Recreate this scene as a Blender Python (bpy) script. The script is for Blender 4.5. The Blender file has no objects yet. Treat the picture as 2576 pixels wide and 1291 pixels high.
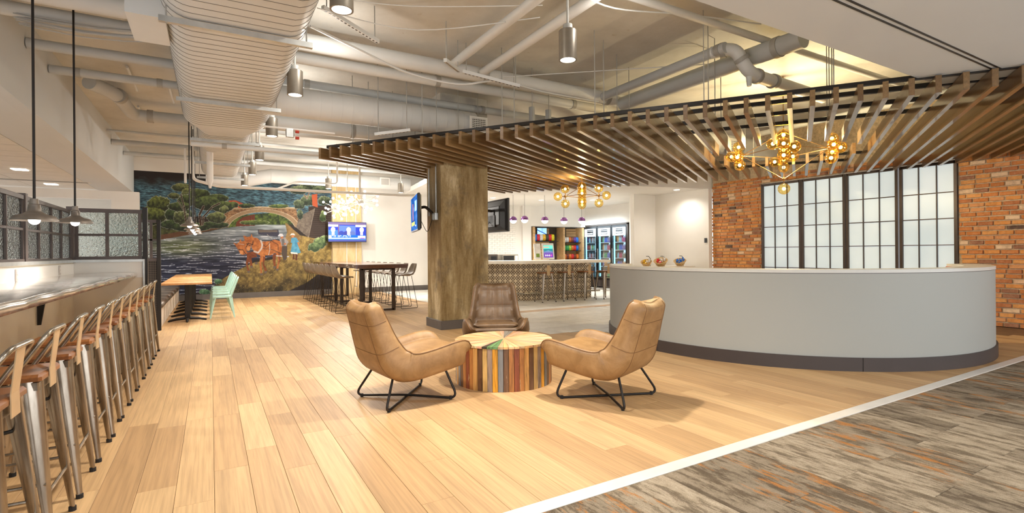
import bpy, math, random
import numpy as np
from mathutils import Vector, Matrix
random.seed(7)
C = bpy.context.scene.collection
sc = bpy.context.scene
PI = math.pi

# ---------------------------------------------------------------- camera
F, H = 1295.0, 1.3
TH = math.atan2(758, 1295.0)
cam_d = bpy.data.cameras.new('camera'); cam = bpy.data.objects.new('camera', cam_d); C.objects.link(cam)
cam_d.sensor_width = 36.0; cam_d.lens = F / 2576 * 36.0
cam_d.shift_y = -11.1 / 2576; cam_d.clip_start = 0.05; cam_d.clip_end = 200
fwd = Vector((math.sin(TH), math.cos(TH), 0)); rgt = Vector((math.cos(TH), -math.sin(TH), 0)); up = Vector((0, 0, 1))
a = 0.00875
r2 = rgt * math.cos(a) + up * math.sin(a) * -1
u2 = up * math.cos(a) + rgt * math.sin(a)
M3 = Matrix((r2, u2, -fwd)).transposed()
cam.matrix_world = Matrix.Translation((0, 0, H)) @ M3.to_4x4()
sc.camera = cam
# ---------------------------------------------------------------- world, exposure
sc.view_settings.view_transform = 'Standard'; sc.view_settings.look = 'None'
sc.view_settings.gamma = 1.0; sc.view_settings.use_curve_mapping = False
sc.view_settings.exposure = 0.66
w = bpy.data.worlds.new('world'); sc.world = w; w.use_nodes = True
w.node_tree.nodes['Background'].inputs[0].default_value = (0.97, 0.98, 1.0, 1)
w.node_tree.nodes['Background'].inputs[1].default_value = 1.55

def lamp(name, kind, loc, energy, col=(1, .93, .84), size=.1, rot=(0, 0, 0), angle=120, blend=.6, sy=None):
    d = bpy.data.lights.new(name, kind); d.energy = energy; d.color = col
    if kind == 'SPOT': d.spot_size = math.radians(angle); d.spot_blend = blend; d.shadow_soft_size = size
    elif kind == 'POINT': d.shadow_soft_size = size
    elif kind == 'AREA':
        d.size = size
        if sy: d.shape = 'RECTANGLE'; d.size_y = sy
    o = bpy.data.objects.new(name, d); C.objects.link(o); o.location = loc; o.rotation_euler = rot
    return o

# ---------------------------------------------------------------- materials
def lin(c):
    return tuple(((x / 255) / 12.92 if x / 255 <= .04045 else ((x / 255 + .055) / 1.055) ** 2.4) for x in c) + (1,)
class NT:
    def __init__(s, name):
        s.m = bpy.data.materials.new(name); s.m.use_nodes = True; s.t = s.m.node_tree
        s.b = s.t.nodes['Principled BSDF']
    def n(s, typ, **kw):
        x = s.t.nodes.new(typ)
        for k, v in kw.items():
            if k.startswith('i_'):
                key = k[2:]; x.inputs[int(key) if key.isdigit() else key.replace('_', ' ')].default_value = v
            else: setattr(x, k, v)
        return x
    def l(s, a, b): s.t.links.new(a, b)
    def ramp(s, fac, stops, interp='LINEAR'):
        r = s.t.nodes.new('ShaderNodeValToRGB'); r.color_ramp.interpolation = interp
        e = r.color_ramp.elements
        while len(e) < len(stops): e.new(.5)
        for k, (p, c) in zip(e, stops): k.position = p; k.color = lin(c)
        s.l(fac, r.inputs[0]); return r.outputs[0]
    def coord(s, scale=(1, 1, 1), rnd=False, rot=(0, 0, 0)):
        tc = s.n('ShaderNodeTexCoord'); mp = s.n('ShaderNodeMapping'); mp.inputs['Scale'].default_value = scale; mp.inputs['Rotation'].default_value = rot
        src = tc.outputs['Object']
        if rnd:
            ad = s.n('ShaderNodeVectorMath', operation='ADD'); s.l(src, ad.inputs[0])
            r = s.rand(); mu = s.n('ShaderNodeMath', operation='MULTIPLY', i_1=37.0); s.l(r, mu.inputs[0]); s.l(mu.outputs[0], ad.inputs[1]); src = ad.outputs[0]
        s.l(src, mp.inputs[0]); return mp.outputs[0]
    def rand(s):
        o = s.n('ShaderNodeObjectInfo'); g = s.n('ShaderNodeNewGeometry')
        ad = s.n('ShaderNodeMath', operation='ADD'); s.l(o.outputs['Random'], ad.inputs[0]); s.l(g.outputs['Random Per Island'], ad.inputs[1])
        fr = s.n('ShaderNodeMath', operation='FRACT'); s.l(ad.outputs[0], fr.inputs[0]); return fr.outputs[0]
    def noise(s, vec, scale=5, detail=4, rough=.6, dist=0):
        x = s.n('ShaderNodeTexNoise'); x.inputs['Scale'].default_value = scale; x.inputs['Detail'].default_value = detail
        x.inputs['Roughness'].default_value = rough; x.inputs['Distortion'].default_value = dist
        s.l(vec, x.inputs['Vector']); return x.outputs['Fac']
    def mix(s, fac, a, b, mode='MIX'):
        x = s.n('ShaderNodeMix', data_type='RGBA', blend_type=mode)
        if isinstance(fac, float): x.inputs[0].default_value = fac
        else: s.l(fac, x.inputs[0])
        for v, i in ((a, 6), (b, 7)):
            if isinstance(v, tuple): x.inputs[i].default_value = lin(v)
            else: s.l(v, x.inputs[i])
        return x.outputs[2]
    def bump(s, h, strength=.3, dist=.01):
        b = s.n('ShaderNodeBump'); b.inputs['Strength'].default_value = strength; b.inputs['Distance'].default_value = dist
        s.l(h, b.inputs['Height']); s.l(b.outputs[0], s.b.inputs['Normal'])
    def done(s, rough=.5, metal=0, coat=0, spec=None):
        s.b.inputs['Roughness'].default_value = rough; s.b.inputs['Metallic'].default_value = metal
        s.b.inputs['Coat Weight'].default_value = coat
        if spec is not None: s.b.inputs['Specular IOR Level'].default_value = spec
        return s.m
def plain(name, c, rough=.5, metal=0, var=.06, scale=6, bump=0, coat=0, spec=None):
    t = NT(name); v = t.noise(t.coord(rnd=True), scale, 3)
    d = tuple(max(0, int(x * (1 - var))) for x in c); l2 = tuple(min(255, int(x * (1 + var))) for x in c)
    col = t.ramp(v, [(.3, d), (.7, l2)]); t.l(col, t.b.inputs['Base Color'])
    if bump: t.bump(t.noise(t.coord(), scale * 8, 4), bump, .005)
    return t.done(rough, metal, coat, spec)
def emit(name, c, strength):
    t = NT(name); t.b.inputs['Base Color'].default_value = lin(c); t.b.inputs['Emission Color'].default_value = lin(c)
    t.b.inputs['Emission Strength'].default_value = strength; return t.m
def wood(name, c1, c2, c3=None, axis=1, rough=.4, gs=1.0, coat=0, var=.5):
    t = NT(name); s = [9 * gs, 9 * gs, 9 * gs]; s[axis] = .55 * gs
    g = t.noise(t.coord(tuple(s), True), 1.0, 6, .62, 1.2)
    s2 = [70 * gs] * 3; s2[axis] = 1.5 * gs
    g2 = t.noise(t.coord(tuple(s2), True), 1.0, 3, .6)
    base = t.ramp(t.rand(), [(0, c1), (.5, c3 or tuple((x + y) // 2 for x, y in zip(c1, c2))), (1, c2)])
    col = t.mix(t.ramp(g, [(.32, (0, 0, 0)), (.62, (255, 255, 255))]), tuple(int(x * .72) for x in c2), base)
    mm = t.n('ShaderNodeMix', data_type='RGBA'); mm.inputs[0].default_value = var; t.l(base, mm.inputs[6]); t.l(col, mm.inputs[7])
    fine = t.mix(.22, mm.outputs[2], t.ramp(g2, [(.35, (90, 70, 50)), (.6, (255, 255, 255))]), 'MULTIPLY')
    t.l(fine, t.b.inputs['Base Color']); t.bump(g2, .08, .003)
    return t.done(rough, 0, coat)

MAT = {}
MAT['oak'] = wood('oak_plank', (210, 174, 126), (182, 145, 101), (198, 161, 114), 1, .5, var=.3)
MAT['slat'] = wood('walnut_slat', (148, 117, 75), (112, 84, 50), (132, 102, 64), 0, .33, coat=.4)
MAT['slatend'] = MAT['slat']
MAT['seatwood'] = wood('stool_wood', (156, 98, 50), (120, 70, 34), None, 0, .35)
MAT['tabletop'] = wood('butcher_block', (226, 172, 112), (196, 136, 80), None, 1, .35)
MAT['liveedge'] = wood('live_edge_walnut', (128, 84, 58), (92, 60, 44), None, 1, .22, coat=.5)
MAT['slatwall'] = wood('maple_slatwall', (222, 184, 132), (204, 164, 112), None, 0, .5)
MAT['white'] = plain('white_paint', (230, 227, 221), .7, var=.015, scale=1)
MAT['cream'] = plain('cream_paint', (230, 220, 200), .7, var=.03, scale=1.5)
MAT['ceilpanel'] = plain('acoustic_panel', (214, 210, 200), .9, var=.02, scale=2)
MAT['soffit'] = plain('soffit_paint', (203, 206, 206), .8, var=.01, scale=.6)
MAT['duct'] = plain('duct_paint', (206, 207, 205), .55, var=.025, scale=1.5)
MAT['pipe'] = plain('pipe_paint', (182, 185, 185), .55, var=.03, scale=2)
MAT['clamp'] = plain('clamp_paint', (160, 158, 152), .5)
MAT['seamline'] = plain('duct_seam', (120, 116, 108), .7)
MAT['steel'] = plain('galvanised_steel', (190, 192, 190), .35, .7)
MAT['black'] = plain('black_metal', (38, 34, 31), .4, .3, spec=.4)
MAT['darkbase'] = plain('dark_plinth', (66, 58, 56), .5, var=.03)
MAT['baseboard'] = plain('grey_baseboard', (96, 90, 86), .5, var=.03)
MAT['bronze'] = plain('bronze_frame', (72, 62, 56), .4, .4)
MAT['partition'] = plain('partition_frame', (86, 76, 72), .4, .5)
MAT['brass'] = plain('aged_brass', (150, 118, 74), .3, .9)
MAT['nickel'] = plain('brushed_nickel', (170, 164, 152), .35, .8)
MAT['fixture'] = plain('bronze_can', (132, 124, 112), .38, .55)
MAT['pendant'] = plain('weathered_shade', (140, 132, 124), .4, .6, var=.12)
MAT['mint'] = plain('mint_enamel', (176, 214, 198), .3, 0, var=.03, coat=.3)
MAT['desk'] = plain('desk_laminate', (164, 166, 161), .6, var=.012, scale=.5)
MAT['desktop'] = plain('desk_top', (206, 206, 200), .35, var=.01)
MAT['quartz'] = plain('quartz_top', (232, 226, 214), .3, var=.02, scale=8)
MAT['threshold'] = plain('aluminium_strip', (222, 218, 210), .4, .2, var=.02)
MAT['greyshell'] = plain('grey_shell', (126, 114, 100), .42, 0, var=.08, scale=9)
MAT['bench'] = plain('bench_leather', (104, 92, 80), .4, var=.1)
MAT['benchfront'] = plain('bench_panel', (226, 212, 194), .6)
MAT['rubber'] = plain('rubber', (28, 26, 25), .8)
MAT['plastic'] = plain('black_plastic', (22, 22, 24), .35)
MAT['wicker'] = plain('wicker', (206, 172, 122), .7, var=.25, scale=40, bump=.6)
MAT['wire'] = plain('dark_wire', (58, 48, 40), .35, .7)
MAT['outlet'] = plain('outlet_plate', (198, 190, 184), .35, .3)
MAT['fridgewhite'] = plain('cooler_interior', (226, 238, 246), .4, var=.01)
MAT['red'] = plain('red_valve', (190, 60, 40), .5)
MAT['tablet'] = plain('white_tablet', (232, 232, 232), .3)
MAT['darkboard'] = plain('dark_board', (62, 54, 46), .6, var=.1)
MAT['grout'] = plain('mortar', (190, 172, 144), .95, var=.12, scale=20, bump=.5)
MAT['floorbase'] = plain('subfloor', (120, 90, 60), .8)
MAT['tilebase'] = plain('grout_grey', (150, 146, 140), .8)
MAT['glow'] = emit('lamp_glow', (255, 250, 240), 9)
MAT['glowwarm'] = emit('filament_glow', (255, 214, 140), 14)
MAT['cangl'] = emit('can_glow', (255, 250, 240), 4)
# slab ceiling
t = NT('concrete_slab'); n1 = t.noise(t.coord((1, 1, 1)), .7, 6, .65); n2 = t.noise(t.coord(), 6, 5, .7)
c = t.ramp(n1, [(.3, (178, 176, 168)), (.55, (200, 198, 191)), (.75, (212, 210, 203))])
c = t.mix(t.ramp(n2, [(.28, (255, 255, 255)), (.36, (0, 0, 0))]), c, (168, 158, 138)); t.l(c, t.b.inputs['Base Color']); t.bump(n2, .3, .02); MAT['slab'] = t.done(.9)
# concrete column
t = NT('concrete_column'); n1 = t.noise(t.coord((3.0, 3.0, .5)), 1.5, 7, .7, .4); n2 = t.noise(t.coord((1, 1, .8)), 3.4, 4, .6); n3 = t.noise(t.coord(), 30, 4, .7)
c = t.ramp(n1, [(.3, (104, 86, 54)), (.42, (140, 118, 78)), (.54, (166, 146, 106)), (.66, (206, 190, 154))])
c = t.mix(t.ramp(n2, [(.56, (0, 0, 0)), (.68, (190, 190, 190))]), c, (100, 92, 80)); c = t.mix(.25, c, t.ramp(n3, [(.3, (150, 140, 120)), (.6, (255, 255, 255))]), 'MULTIPLY')
t.l(c, t.b.inputs['Base Color']); t.bump(n3, .35, .006); MAT['column'] = t.done(.85)
t = NT('pale_concrete'); n1 = t.noise(t.coord((3, 3, .7)), 2, 7, .7); c = t.ramp(n1, [(.3, (196, 164, 112)), (.6, (222, 198, 152)), (.8, (236, 218, 182))]); t.l(c, t.b.inputs['Base Color']); MAT['column2'] = t.done(.85)
# brick
t = NT('brick'); r = t.rand()
c = t.ramp(r, [(0, (202, 128, 70)), (.16, (220, 150, 82)), (.32, (204, 132, 76)), (.46, (226, 162, 96)), (.6, (188, 120, 76)), (.72, (216, 154, 102)), (.84, (158, 110, 84)), (.9, (232, 202, 168)), (.95, (104, 82, 70)), (.97, (222, 184, 150))], 'CONSTANT')
n1 = t.noise(t.coord(rnd=True), 22, 5, .7); c = t.mix(t.ramp(n1, [(.5, (0, 0, 0)), (.8, (200, 200, 200))]), c, (222, 176, 134)); n2 = t.noise(t.coord(rnd=True), 9, 4, .7)
c = t.mix(.45, c, t.ramp(n2, [(.3, (150, 132, 122)), (.55, (255, 255, 255))]), 'MULTIPLY')
t.l(c, t.b.inputs['Base Color']); t.bump(n1, .7, .01); MAT['brick'] = t.done(.9)
# leather
def leather(name, a_, b_, c_, hi):
    t = NT(name); n1 = t.noise(t.coord((1, 1, 1), True), 6, 6, .7, .6); n2 = t.noise(t.coord(rnd=True), 90, 3, .5); n3 = t.noise(t.coord(rnd=True), 2.2, 3, .6)
    c = t.ramp(n1, [(.25, a_), (.5, b_), (.72, c_)]); c = t.mix(t.ramp(n3, [(.55, (0, 0, 0)), (.75, (120, 120, 120))]), c, hi)
    t.l(c, t.b.inputs['Base Color']); t.bump(n2, .15, .003); return t.done(.48)
MAT['leather'] = leather('tan_leather', (124, 92, 55), (152, 116, 73), (172, 136, 92), (192, 160, 118))
MAT['leatherdark'] = leather('brown_leather', (80, 59, 40), (102, 78, 53), (120, 94, 66), (134, 108, 80))
MAT['seam'] = plain('seam_thread', (120, 86, 52), .6)
# stool metal : raw steel with vertical brushed variation
t = NT('raw_steel'); n1 = t.noise(t.coord((8, 8, 1), True), 2, 5, .6); c = t.ramp(n1, [(.3, (128, 116, 102)), (.6, (176, 166, 152)), (.8, (202, 194, 182))]); t.l(c, t.b.inputs['Base Color']); MAT['rawsteel'] = t.done(.24, .92)
MAT['tansteel'] = plain('tan_splat', (198, 172, 134), .35, .5)
# polished bar top
t = NT('zinc_top'); n1 = t.noise(t.coord((1, 1, 1)), 3, 4, .6); c = t.ramp(n1, [(.3, (214, 210, 206)), (.7, (238, 235, 232))]); t.l(c, t.b.inputs['Base Color']); t.bump(t.noise(t.coord(), 7, 2, .4), .12, .02); MAT['zinc'] = t.done(.16, .85)
# carpet
t = NT('carpet'); r = t.rand()
n1 = t.noise(t.coord((15, 3.4, 1), True), 1.0, 7, .74); n2 = t.noise(t.coord((14, 2.6, 1), True, (0, 0, .0)), 1.0, 6, .72); n3 = t.noise(t.coord(), 260, 2, .6)
c = t.ramp(n1, [(.38, (112, 101, 86)), (.46, (130, 118, 102)), (.50, (158, 146, 128)), (.62, (178, 166, 148))])
ofac = t.n('ShaderNodeMath', operation='MULTIPLY'); t.l(t.ramp(n2, [(.53, (0, 0, 0)), (.60, (255, 255, 255))]), ofac.inputs[0]); rr = t.ramp(r, [(.0, (30, 30, 30)), (.35, (235, 235, 235)), (.75, (235, 235, 235)), (.8, (20, 20, 20))], 'CONSTANT'); t.l(rr, ofac.inputs[1])
c = t.mix(.55, c, t.ramp(r, [(0, (255, 250, 240)), (.3, (190, 180, 165)), (.5, (235, 228, 215)), (.7, (165, 155, 140)), (.85, (255, 250, 240))], 'CONSTANT'), 'MULTIPLY')
c = t.mix(ofac.outputs[0], c, (176, 118, 62))
c = t.mix(.5, c, t.ramp(n3, [(.3, (150, 145, 140)), (.6, (255, 255, 255))]), 'MULTIPLY')
t.l(c, t.b.inputs['Base Color']); t.bump(n3, .6, .006); MAT['carpet'] = t.done(.95, spec=.1)
# grey stone floor tile
t = NT('stone_tile'); r = t.rand(); n1 = t.noise(t.coord((3, 3, 1), True), 1.5, 5, .7)
c = t.ramp(r, [(0, (216, 213, 205)), (.5, (226, 223, 215)), (1, (206, 203, 196))]); c = t.mix(.5, c, t.ramp(n1, [(.3, (205, 200, 190)), (.6, (255, 255, 255))]), 'MULTIPLY'); t.l(c, t.b.inputs['Base Color']); MAT['stone'] = t.done(.4)
# globe glasses : thin tinted shells
def thin(name, tint, refl, rough=.05, alpha=.7):
    t = NT(name); nt = t.t; nt.nodes.remove(t.b); out = [x for x in nt.nodes if x.type == 'OUTPUT_MATERIAL'][0]
    tr = t.n('ShaderNodeBsdfTransparent'); tr.inputs[0].default_value = lin(tint); gl = t.n('ShaderNodeBsdfGlossy'); gl.inputs[0].default_value = lin(refl); gl.inputs[1].default_value = rough
    lw = t.n('ShaderNodeLayerWeight'); lw.inputs[0].default_value = .35; mx = t.n('ShaderNodeMixShader')
    mp = t.n('ShaderNodeMath', operation='MULTIPLY_ADD'); mp.inputs[1].default_value = .55; mp.inputs[2].default_value = 1 - alpha; t.l(lw.outputs['Facing'], mp.inputs[0])
    t.l(mp.outputs[0], mx.inputs[0]); t.l(tr.outputs[0], mx.inputs[1]); t.l(gl.outputs[0], mx.inputs[2]); t.l(mx.outputs[0], out.inputs[0]); return t.m
MAT['amber'] = thin('amber_globe', (255, 240, 190), (255, 226, 160), alpha=.96)
MAT['clear'] = thin('clear_glass', (238, 246, 250), (240, 245, 250), alpha=.93)
MAT['mirror_dome'] = plain('violet_dome', (150, 104, 170), .12, .9, var=.35, scale=14)
t = NT('opal'); t.b.inputs['Base Color'].default_value = lin((250, 248, 244)); t.b.inputs['Emission Color'].default_value = lin((255, 250, 240)); t.b.inputs['Emission Strength'].default_value = .9; MAT['opal'] = t.done(.15)
# wavy hammered partition glass
t = NT('hammered_glass'); t.b.inputs['Base Color'].default_value = lin((226, 240, 242)); t.b.inputs['Transmission Weight'].default_value = 1.0; t.b.inputs['IOR'].default_value = 1.3
v = t.n('ShaderNodeTexVoronoi'); v.inputs['Scale'].default_value = 45; t.l(t.coord(), v.inputs['Vector']); n1 = t.noise(t.coord(), 26, 3, .6, .8)
ad = t.n('ShaderNodeMath', operation='ADD'); t.l(v.outputs['Distance'], ad.inputs[0]); t.l(n1, ad.inputs[1]); t.bump(ad.outputs[0], 1.0, .012); MAT['hammered'] = t.done(.08)
# frosted, back-lit window pane
t = NT('frosted_pane'); n1 = t.noise(t.coord((1, 1, 1)), .8, 3, .5); c = t.ramp(n1, [(.3, (184, 200, 208)), (.7, (206, 218, 222))]); t.l(c, t.b.inputs['Base Color']); t.l(c, t.b.inputs['Emission Color']); t.b.inputs['Emission Strength'].default_value = .34; MAT['frost'] = t.done(.3)
# patterned counter tile
def pattern_tile():
    t = NT('quatrefoil_tile'); tc = t.n('ShaderNodeTexCoord'); sx = t.n('ShaderNodeSeparateXYZ'); t.l(tc.outputs['Object'], sx.inputs[0])
    def cell(o, sc_, off):
        m = t.n('ShaderNodeMath', operation='MULTIPLY_ADD'); m.inputs[1].default_value = sc_; m.inputs[2].default_value = off; t.l(o, m.inputs[0])
        f = t.n('ShaderNodeMath', operation='FRACT'); t.l(m.outputs[0], f.inputs[0]); s_ = t.n('ShaderNodeMath', operation='SUBTRACT'); s_.inputs[1].default_value = .5; t.l(f.outputs[0], s_.inputs[0])
        a_ = t.n('ShaderNodeMath', operation='ABSOLUTE'); t.l(s_.outputs[0], a_.inputs[0]); return a_.outputs[0]
    ax = cell(sx.outputs['X'], 1 / .15, 0); az = cell(sx.outputs['Z'], 1 / .15, 0)
    # four-petal star at corners: small |ax-az| band forms the X, cut near the middle
    d = t.n('ShaderNodeMath', operation='SUBTRACT'); t.l(ax, d.inputs[0]); t.l(az, d.inputs[1]); da = t.n('ShaderNodeMath', operation='ABSOLUTE'); t.l(d.outputs[0], da.inputs[0])
    lt = t.n('ShaderNodeMath', operation='LESS_THAN'); lt.inputs[1].default_value = .085; t.l(da.outputs[0], lt.inputs[0])
    su = t.n('ShaderNodeMath', operation='ADD'); t.l(ax, su.inputs[0]); t.l(az, su.inputs[1]); gt = t.n('ShaderNodeMath', operation='GREATER_THAN'); gt.inputs[1].default_value = .30; t.l(su.outputs[0], gt.inputs[0])
    mu = t.n('ShaderNodeMath', operation='MULTIPLY'); t.l(lt.outputs[0], mu.inputs[0]); t.l(gt.outputs[0], mu.inputs[1])
    # ring lines
    su2 = t.n('ShaderNodeMath', operation='SUBTRACT'); su2.inputs[1].default_value = .5; t.l(su.outputs[0], su2.inputs[0]); ab = t.n('ShaderNodeMath', operation='ABSOLUTE'); t.l(su2.outputs[0], ab.inputs[0]); l2 = t.n('ShaderNodeMath', operation='LESS_THAN'); l2.inputs[1].default_value = .07; t.l(ab.outputs[0], l2.inputs[0])
    mxx = t.n('ShaderNodeMath', operation='MAXIMUM'); t.l(mu.outputs[0], mxx.inputs[0]); t.l(l2.outputs[0], mxx.inputs[1])
    c = t.mix(mxx.outputs[0], (224, 208, 178), (96, 78, 62)); t.l(c, t.b.inputs['Base Color']); return t.done(.4)
MAT['pattern'] = pattern_tile()
def attr_mat(name, e=0.0, rough=.8):
    t = NT(name); at = t.n('ShaderNodeVertexColor'); at.layer_name = 'col'; t.l(at.outputs[0], t.b.inputs['Base Color'])
    if e: t.l(at.outputs[0], t.b.inputs['Emission Color']); t.b.inputs['Emission Strength'].default_value = e; t.b.inputs['Base Color'].default_value = (0, 0, 0, 1)
    return t.done(rough if not e else .95, spec=.5 if not e else 0)
MAT['painted'] = attr_mat('mural_paint', 0, .75); MAT['screen'] = attr_mat('screen_light', 1.0, .3)

# ---------------------------------------------------------------- mesh builder
class MB:
    def __init__(s): s.v = []; s.f = []
    def add(s, vs, fs):
        o = len(s.v); s.v += [tuple(x) for x in vs]; s.f += [tuple(i + o for i in f) for f in fs]; return s
    def box(s, x0, x1, y0, y1, z0, z1, M=None):
        vs = [(x, y, z) for x in (x0, x1) for y in (y0, y1) for z in (z0, z1)]
        if M is not None: vs = [M @ Vector(v) for v in vs]
        return s.add(vs, [(0, 1, 3, 2), (4, 6, 7, 5), (0, 4, 5, 1), (2, 3, 7, 6), (0, 2, 6, 4), (1, 5, 7, 3)])
    def bbox(s, x0, x1, y0, y1, z0, z1, b, M=None):
        # box with all vertical and top edges chamfered
        xs = [(x0 + b, y0), (x1 - b, y0), (x1, y0 + b), (x1, y1 - b), (x1 - b, y1), (x0 + b, y1), (x0, y1 - b), (x0, y0 + b)]
        ins = [(max(min(x, x1 - b), x0 + b) , max(min(y, y1 - b), y0 + b)) for x, y in xs]
        vs = [(x, y, z0) for x, y in xs] + [(x, y, z1 - b) for x, y in xs] + [(x, y, z1) for x, y in ins]
        fs = [tuple(range(7, -1, -1))] + [(i, (i + 1) % 8, 8 + (i + 1) % 8, 8 + i) for i in range(8)] + [(8 + i, 8 + (i + 1) % 8, 16 + (i + 1) % 8, 16 + i) for i in range(8)] + [tuple(range(16, 24))]
        if M is not None: vs = [M @ Vector(v) for v in vs]
        return s.add(vs, fs)
    def prism(s, poly, z0, z1):
        n = len(poly); vs = [(x, y, z0) for x, y in poly] + [(x, y, z1) for x, y in poly]
        return s.add(vs, [tuple(range(n - 1, -1, -1)), tuple(range(n, 2 * n))] + [(i, (i + 1) % n, n + (i + 1) % n, n + i) for i in range(n)])
    def rings(s, R, cap=True, closed=False):
        n = len(R[0]); o = len(s.v); s.v += [tuple(p) for r in R for p in r]; m = len(R)
        for i in range(m - (0 if closed else 1)):
            for j in range(n):
                a_, b_ = o + i * n, o + ((i + 1) % m) * n
                s.f.append((a_ + j, a_ + (j + 1) % n, b_ + (j + 1) % n, b_ + j))
        if cap and not closed:
            s.f.append(tuple(o + j for j in range(n - 1, -1, -1))); s.f.append(tuple(o + (m - 1) * n + j for j in range(n)))
        return s
    def tube(s, P, r, n=8, closed=False, sx=1.0):
        P = [Vector(p) for p in P]; m = len(P); R = []; prev = None
        for i, p in enumerate(P):
            if closed: d = P[(i + 1) % m] - P[i - 1]
            else: d = P[min(i + 1, m - 1)] - P[max(i - 1, 0)]
            d.normalize()
            if prev is None:
                u = d.orthogonal().normalized()
                if abs(d.z) < .9: u = Vector((0, 0, 1)).cross(d).normalized()
            else: u = (prev - d * prev.dot(d)).normalized()
            prev = u; v = d.cross(u); rr = r[i] if isinstance(r, (list, tuple)) else r
            R.append([p + (u * math.cos(2 * PI * k / n) * sx + v * math.sin(2 * PI * k / n)) * rr for k in range(n)])
        return s.rings(R, True, closed)
    def lathe(s, prof, c=(0, 0, 0), n=24, M=None):
        R = [[Vector((c[0] + r * math.cos(2 * PI * k / n), c[1] + r * math.sin(2 * PI * k / n), c[2] + z)) for k in range(n)] for r, z in prof]
        if M is not None: R = [[M @ p for p in r] for r in R]
        return s.rings(R)
    def sphere(s, c, r, n=14, m=9, z0=-1, z1=1):
        A0, A1 = math.asin(z0), math.asin(z1)
        return s.lathe([(max(r * math.cos(A0 + (A1 - A0) * i / m), 1e-4), r * math.sin(A0 + (A1 - A0) * i / m)) for i in range(m + 1)], c, n)
    def build(s, name, m, parent=None, smooth=False, angle=None):
        me = bpy.data.meshes.new(name); me.from_pydata(s.v, [], s.f); me.materials.append(m if not isinstance(m, str) else MAT[m])
        if smooth: me.polygons.foreach_set('use_smooth', [True] * len(me.polygons)); me.set_sharp_from_angle(angle=math.radians(angle or 40))
        me.update(); o = bpy.data.objects.new(name, me); C.objects.link(o)
        if parent: o.parent = parent
        return o
def fillet(P, r, k=5):
    P = [Vector(p) for p in P]; out = [P[0]]
    for i in range(1, len(P) - 1):
        a_, b_, c_ = P[i - 1], P[i], P[i + 1]; d1 = (a_ - b_); d2 = (c_ - b_); q = min(r, d1.length * .45, d2.length * .45)
        p1 = b_ + d1.normalized() * q; p2 = b_ + d2.normalized() * q
        for j in range(k + 1):
            t_ = j / k; out.append(p1 * (1 - t_) ** 2 + b_ * 2 * t_ * (1 - t_) + p2 * t_ ** 2)
    out.append(P[-1]); return out
def tag(o, label=None, cat=None, group=None, kind=None):
    if label: o['label'] = label
    if cat: o['category'] = cat
    if group: o['group'] = group
    if kind: o['kind'] = kind
    return o
def thing(name, label, cat, loc=(0, 0, 0), rz=0, group=None):
    o = bpy.data.objects.new(name, None); C.objects.link(o); o.empty_display_size = .1; o.location = loc; o.rotation_euler = (0, 0, rz)
    return tag(o, label, cat, group)
KIDS = {}
def copy_tree(o, parent=None):
    c = o.copy(); C.objects.link(c); c.parent = parent
    for ch in [x for x in C.objects if x.parent == o]: copy_tree(ch, c)
    return c
def kids(o): return [x for x in C.objects if x.parent == o]
def place(proto, used, loc, rz, label, group=None):
    o = proto if not used[0] else copy_tree(proto)
    used[0] = True; o.location = loc; o.rotation_euler = (0, 0, rz); o['label'] = label
    if group: o['group'] = group
    return o
def S(o): return tag(o, kind='structure')
ORD = ['first', 'second', 'third', 'fourth', 'fifth', 'sixth', 'seventh', 'eighth', 'ninth', 'tenth', 'eleventh', 'twelfth', 'thirteenth', 'fourteenth']

# ================================================================= STRUCTURE
YM = 17.3
floor = S(MB().prism([(-6.5, 2.2), (16, 2.2), (16, 20), (-6.5, 20)], -.12, -.008).build('floor', 'floorbase'))
pl = MB(); n_ind = 0; pw = .184
tilepoly = [(4.35, 7.3), (5.55, 6.2), (8.0, 7.6), (8.4, 9.38), (6.2, 9.72), (5.2, 9.3)]
def inpoly(x, y, P):
    ins = False
    for i in range(len(P)):
        x1, y1 = P[i]; x2, y2 = P[i - 1]
        if (y1 > y) != (y2 > y) and x < (x2 - x1) * (y - y1) / (y2 - y1) + x1: ins = not ins
    return ins
def tiled(x, y):
    # grey tile zone between the column, desk and kitchen; a wood band crosses it
    if y > 9.75 + (x - 6.0) * .03 and x > 4.6 + max(0, (12.5 - y)) * .25 and x + .0 > 5.0: return True
    if x > 4.2 and x * .72 + y > 10.25 and y < 9.3 + (x - 6.0) * .03: return True
    return False
rows = []
x = -2.2; k = 0
while x < 11.2:
    y = 2.24 - random.uniform(0, 1.6)
    while y < YM:
        L = random.choice([1.2, 1.6, 1.9, 2.1]); y0, y1 = max(y, 2.24), min(y + L, YM)
        if y1 - y0 > .02:
            d = math.hypot(x - 1.5, y0 - 3.5) if x > -.9 else 40
            rows.append((d, x, y0, y1))
        y += L
    x += pw
rows.sort()
for i, (d, x, y0, y1) in enumerate(rows):
    segs = []; yy = y0; cur = None
    steps = max(1, int((y1 - y0) / .2)); 
    for q in range(steps):
        ya, yb = y0 + (y1 - y0) * q / steps, y0 + (y1 - y0) * (q + 1) / steps
        if not tiled(x + pw / 2, (ya + yb) / 2):
            if cur and abs(cur[1] - ya) < 1e-6: cur[1] = yb
            else:
                cur = [ya, yb]; segs.append(cur)
    for sgi, (ya, yb) in enumerate(segs):
        ya += .0008; yb -= .0008
        tgt = MB() if (n_ind < 300) else pl
        tgt.bbox(x + .0008, x + pw - .0008, ya, yb, -.02, random.uniform(0, .0005), .0012)
        if n_ind < 300: tgt.build('plank', 'oak', floor); n_ind += 1
tag(pl.build('plank_field', 'oak', floor), kind='stuff')
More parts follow.
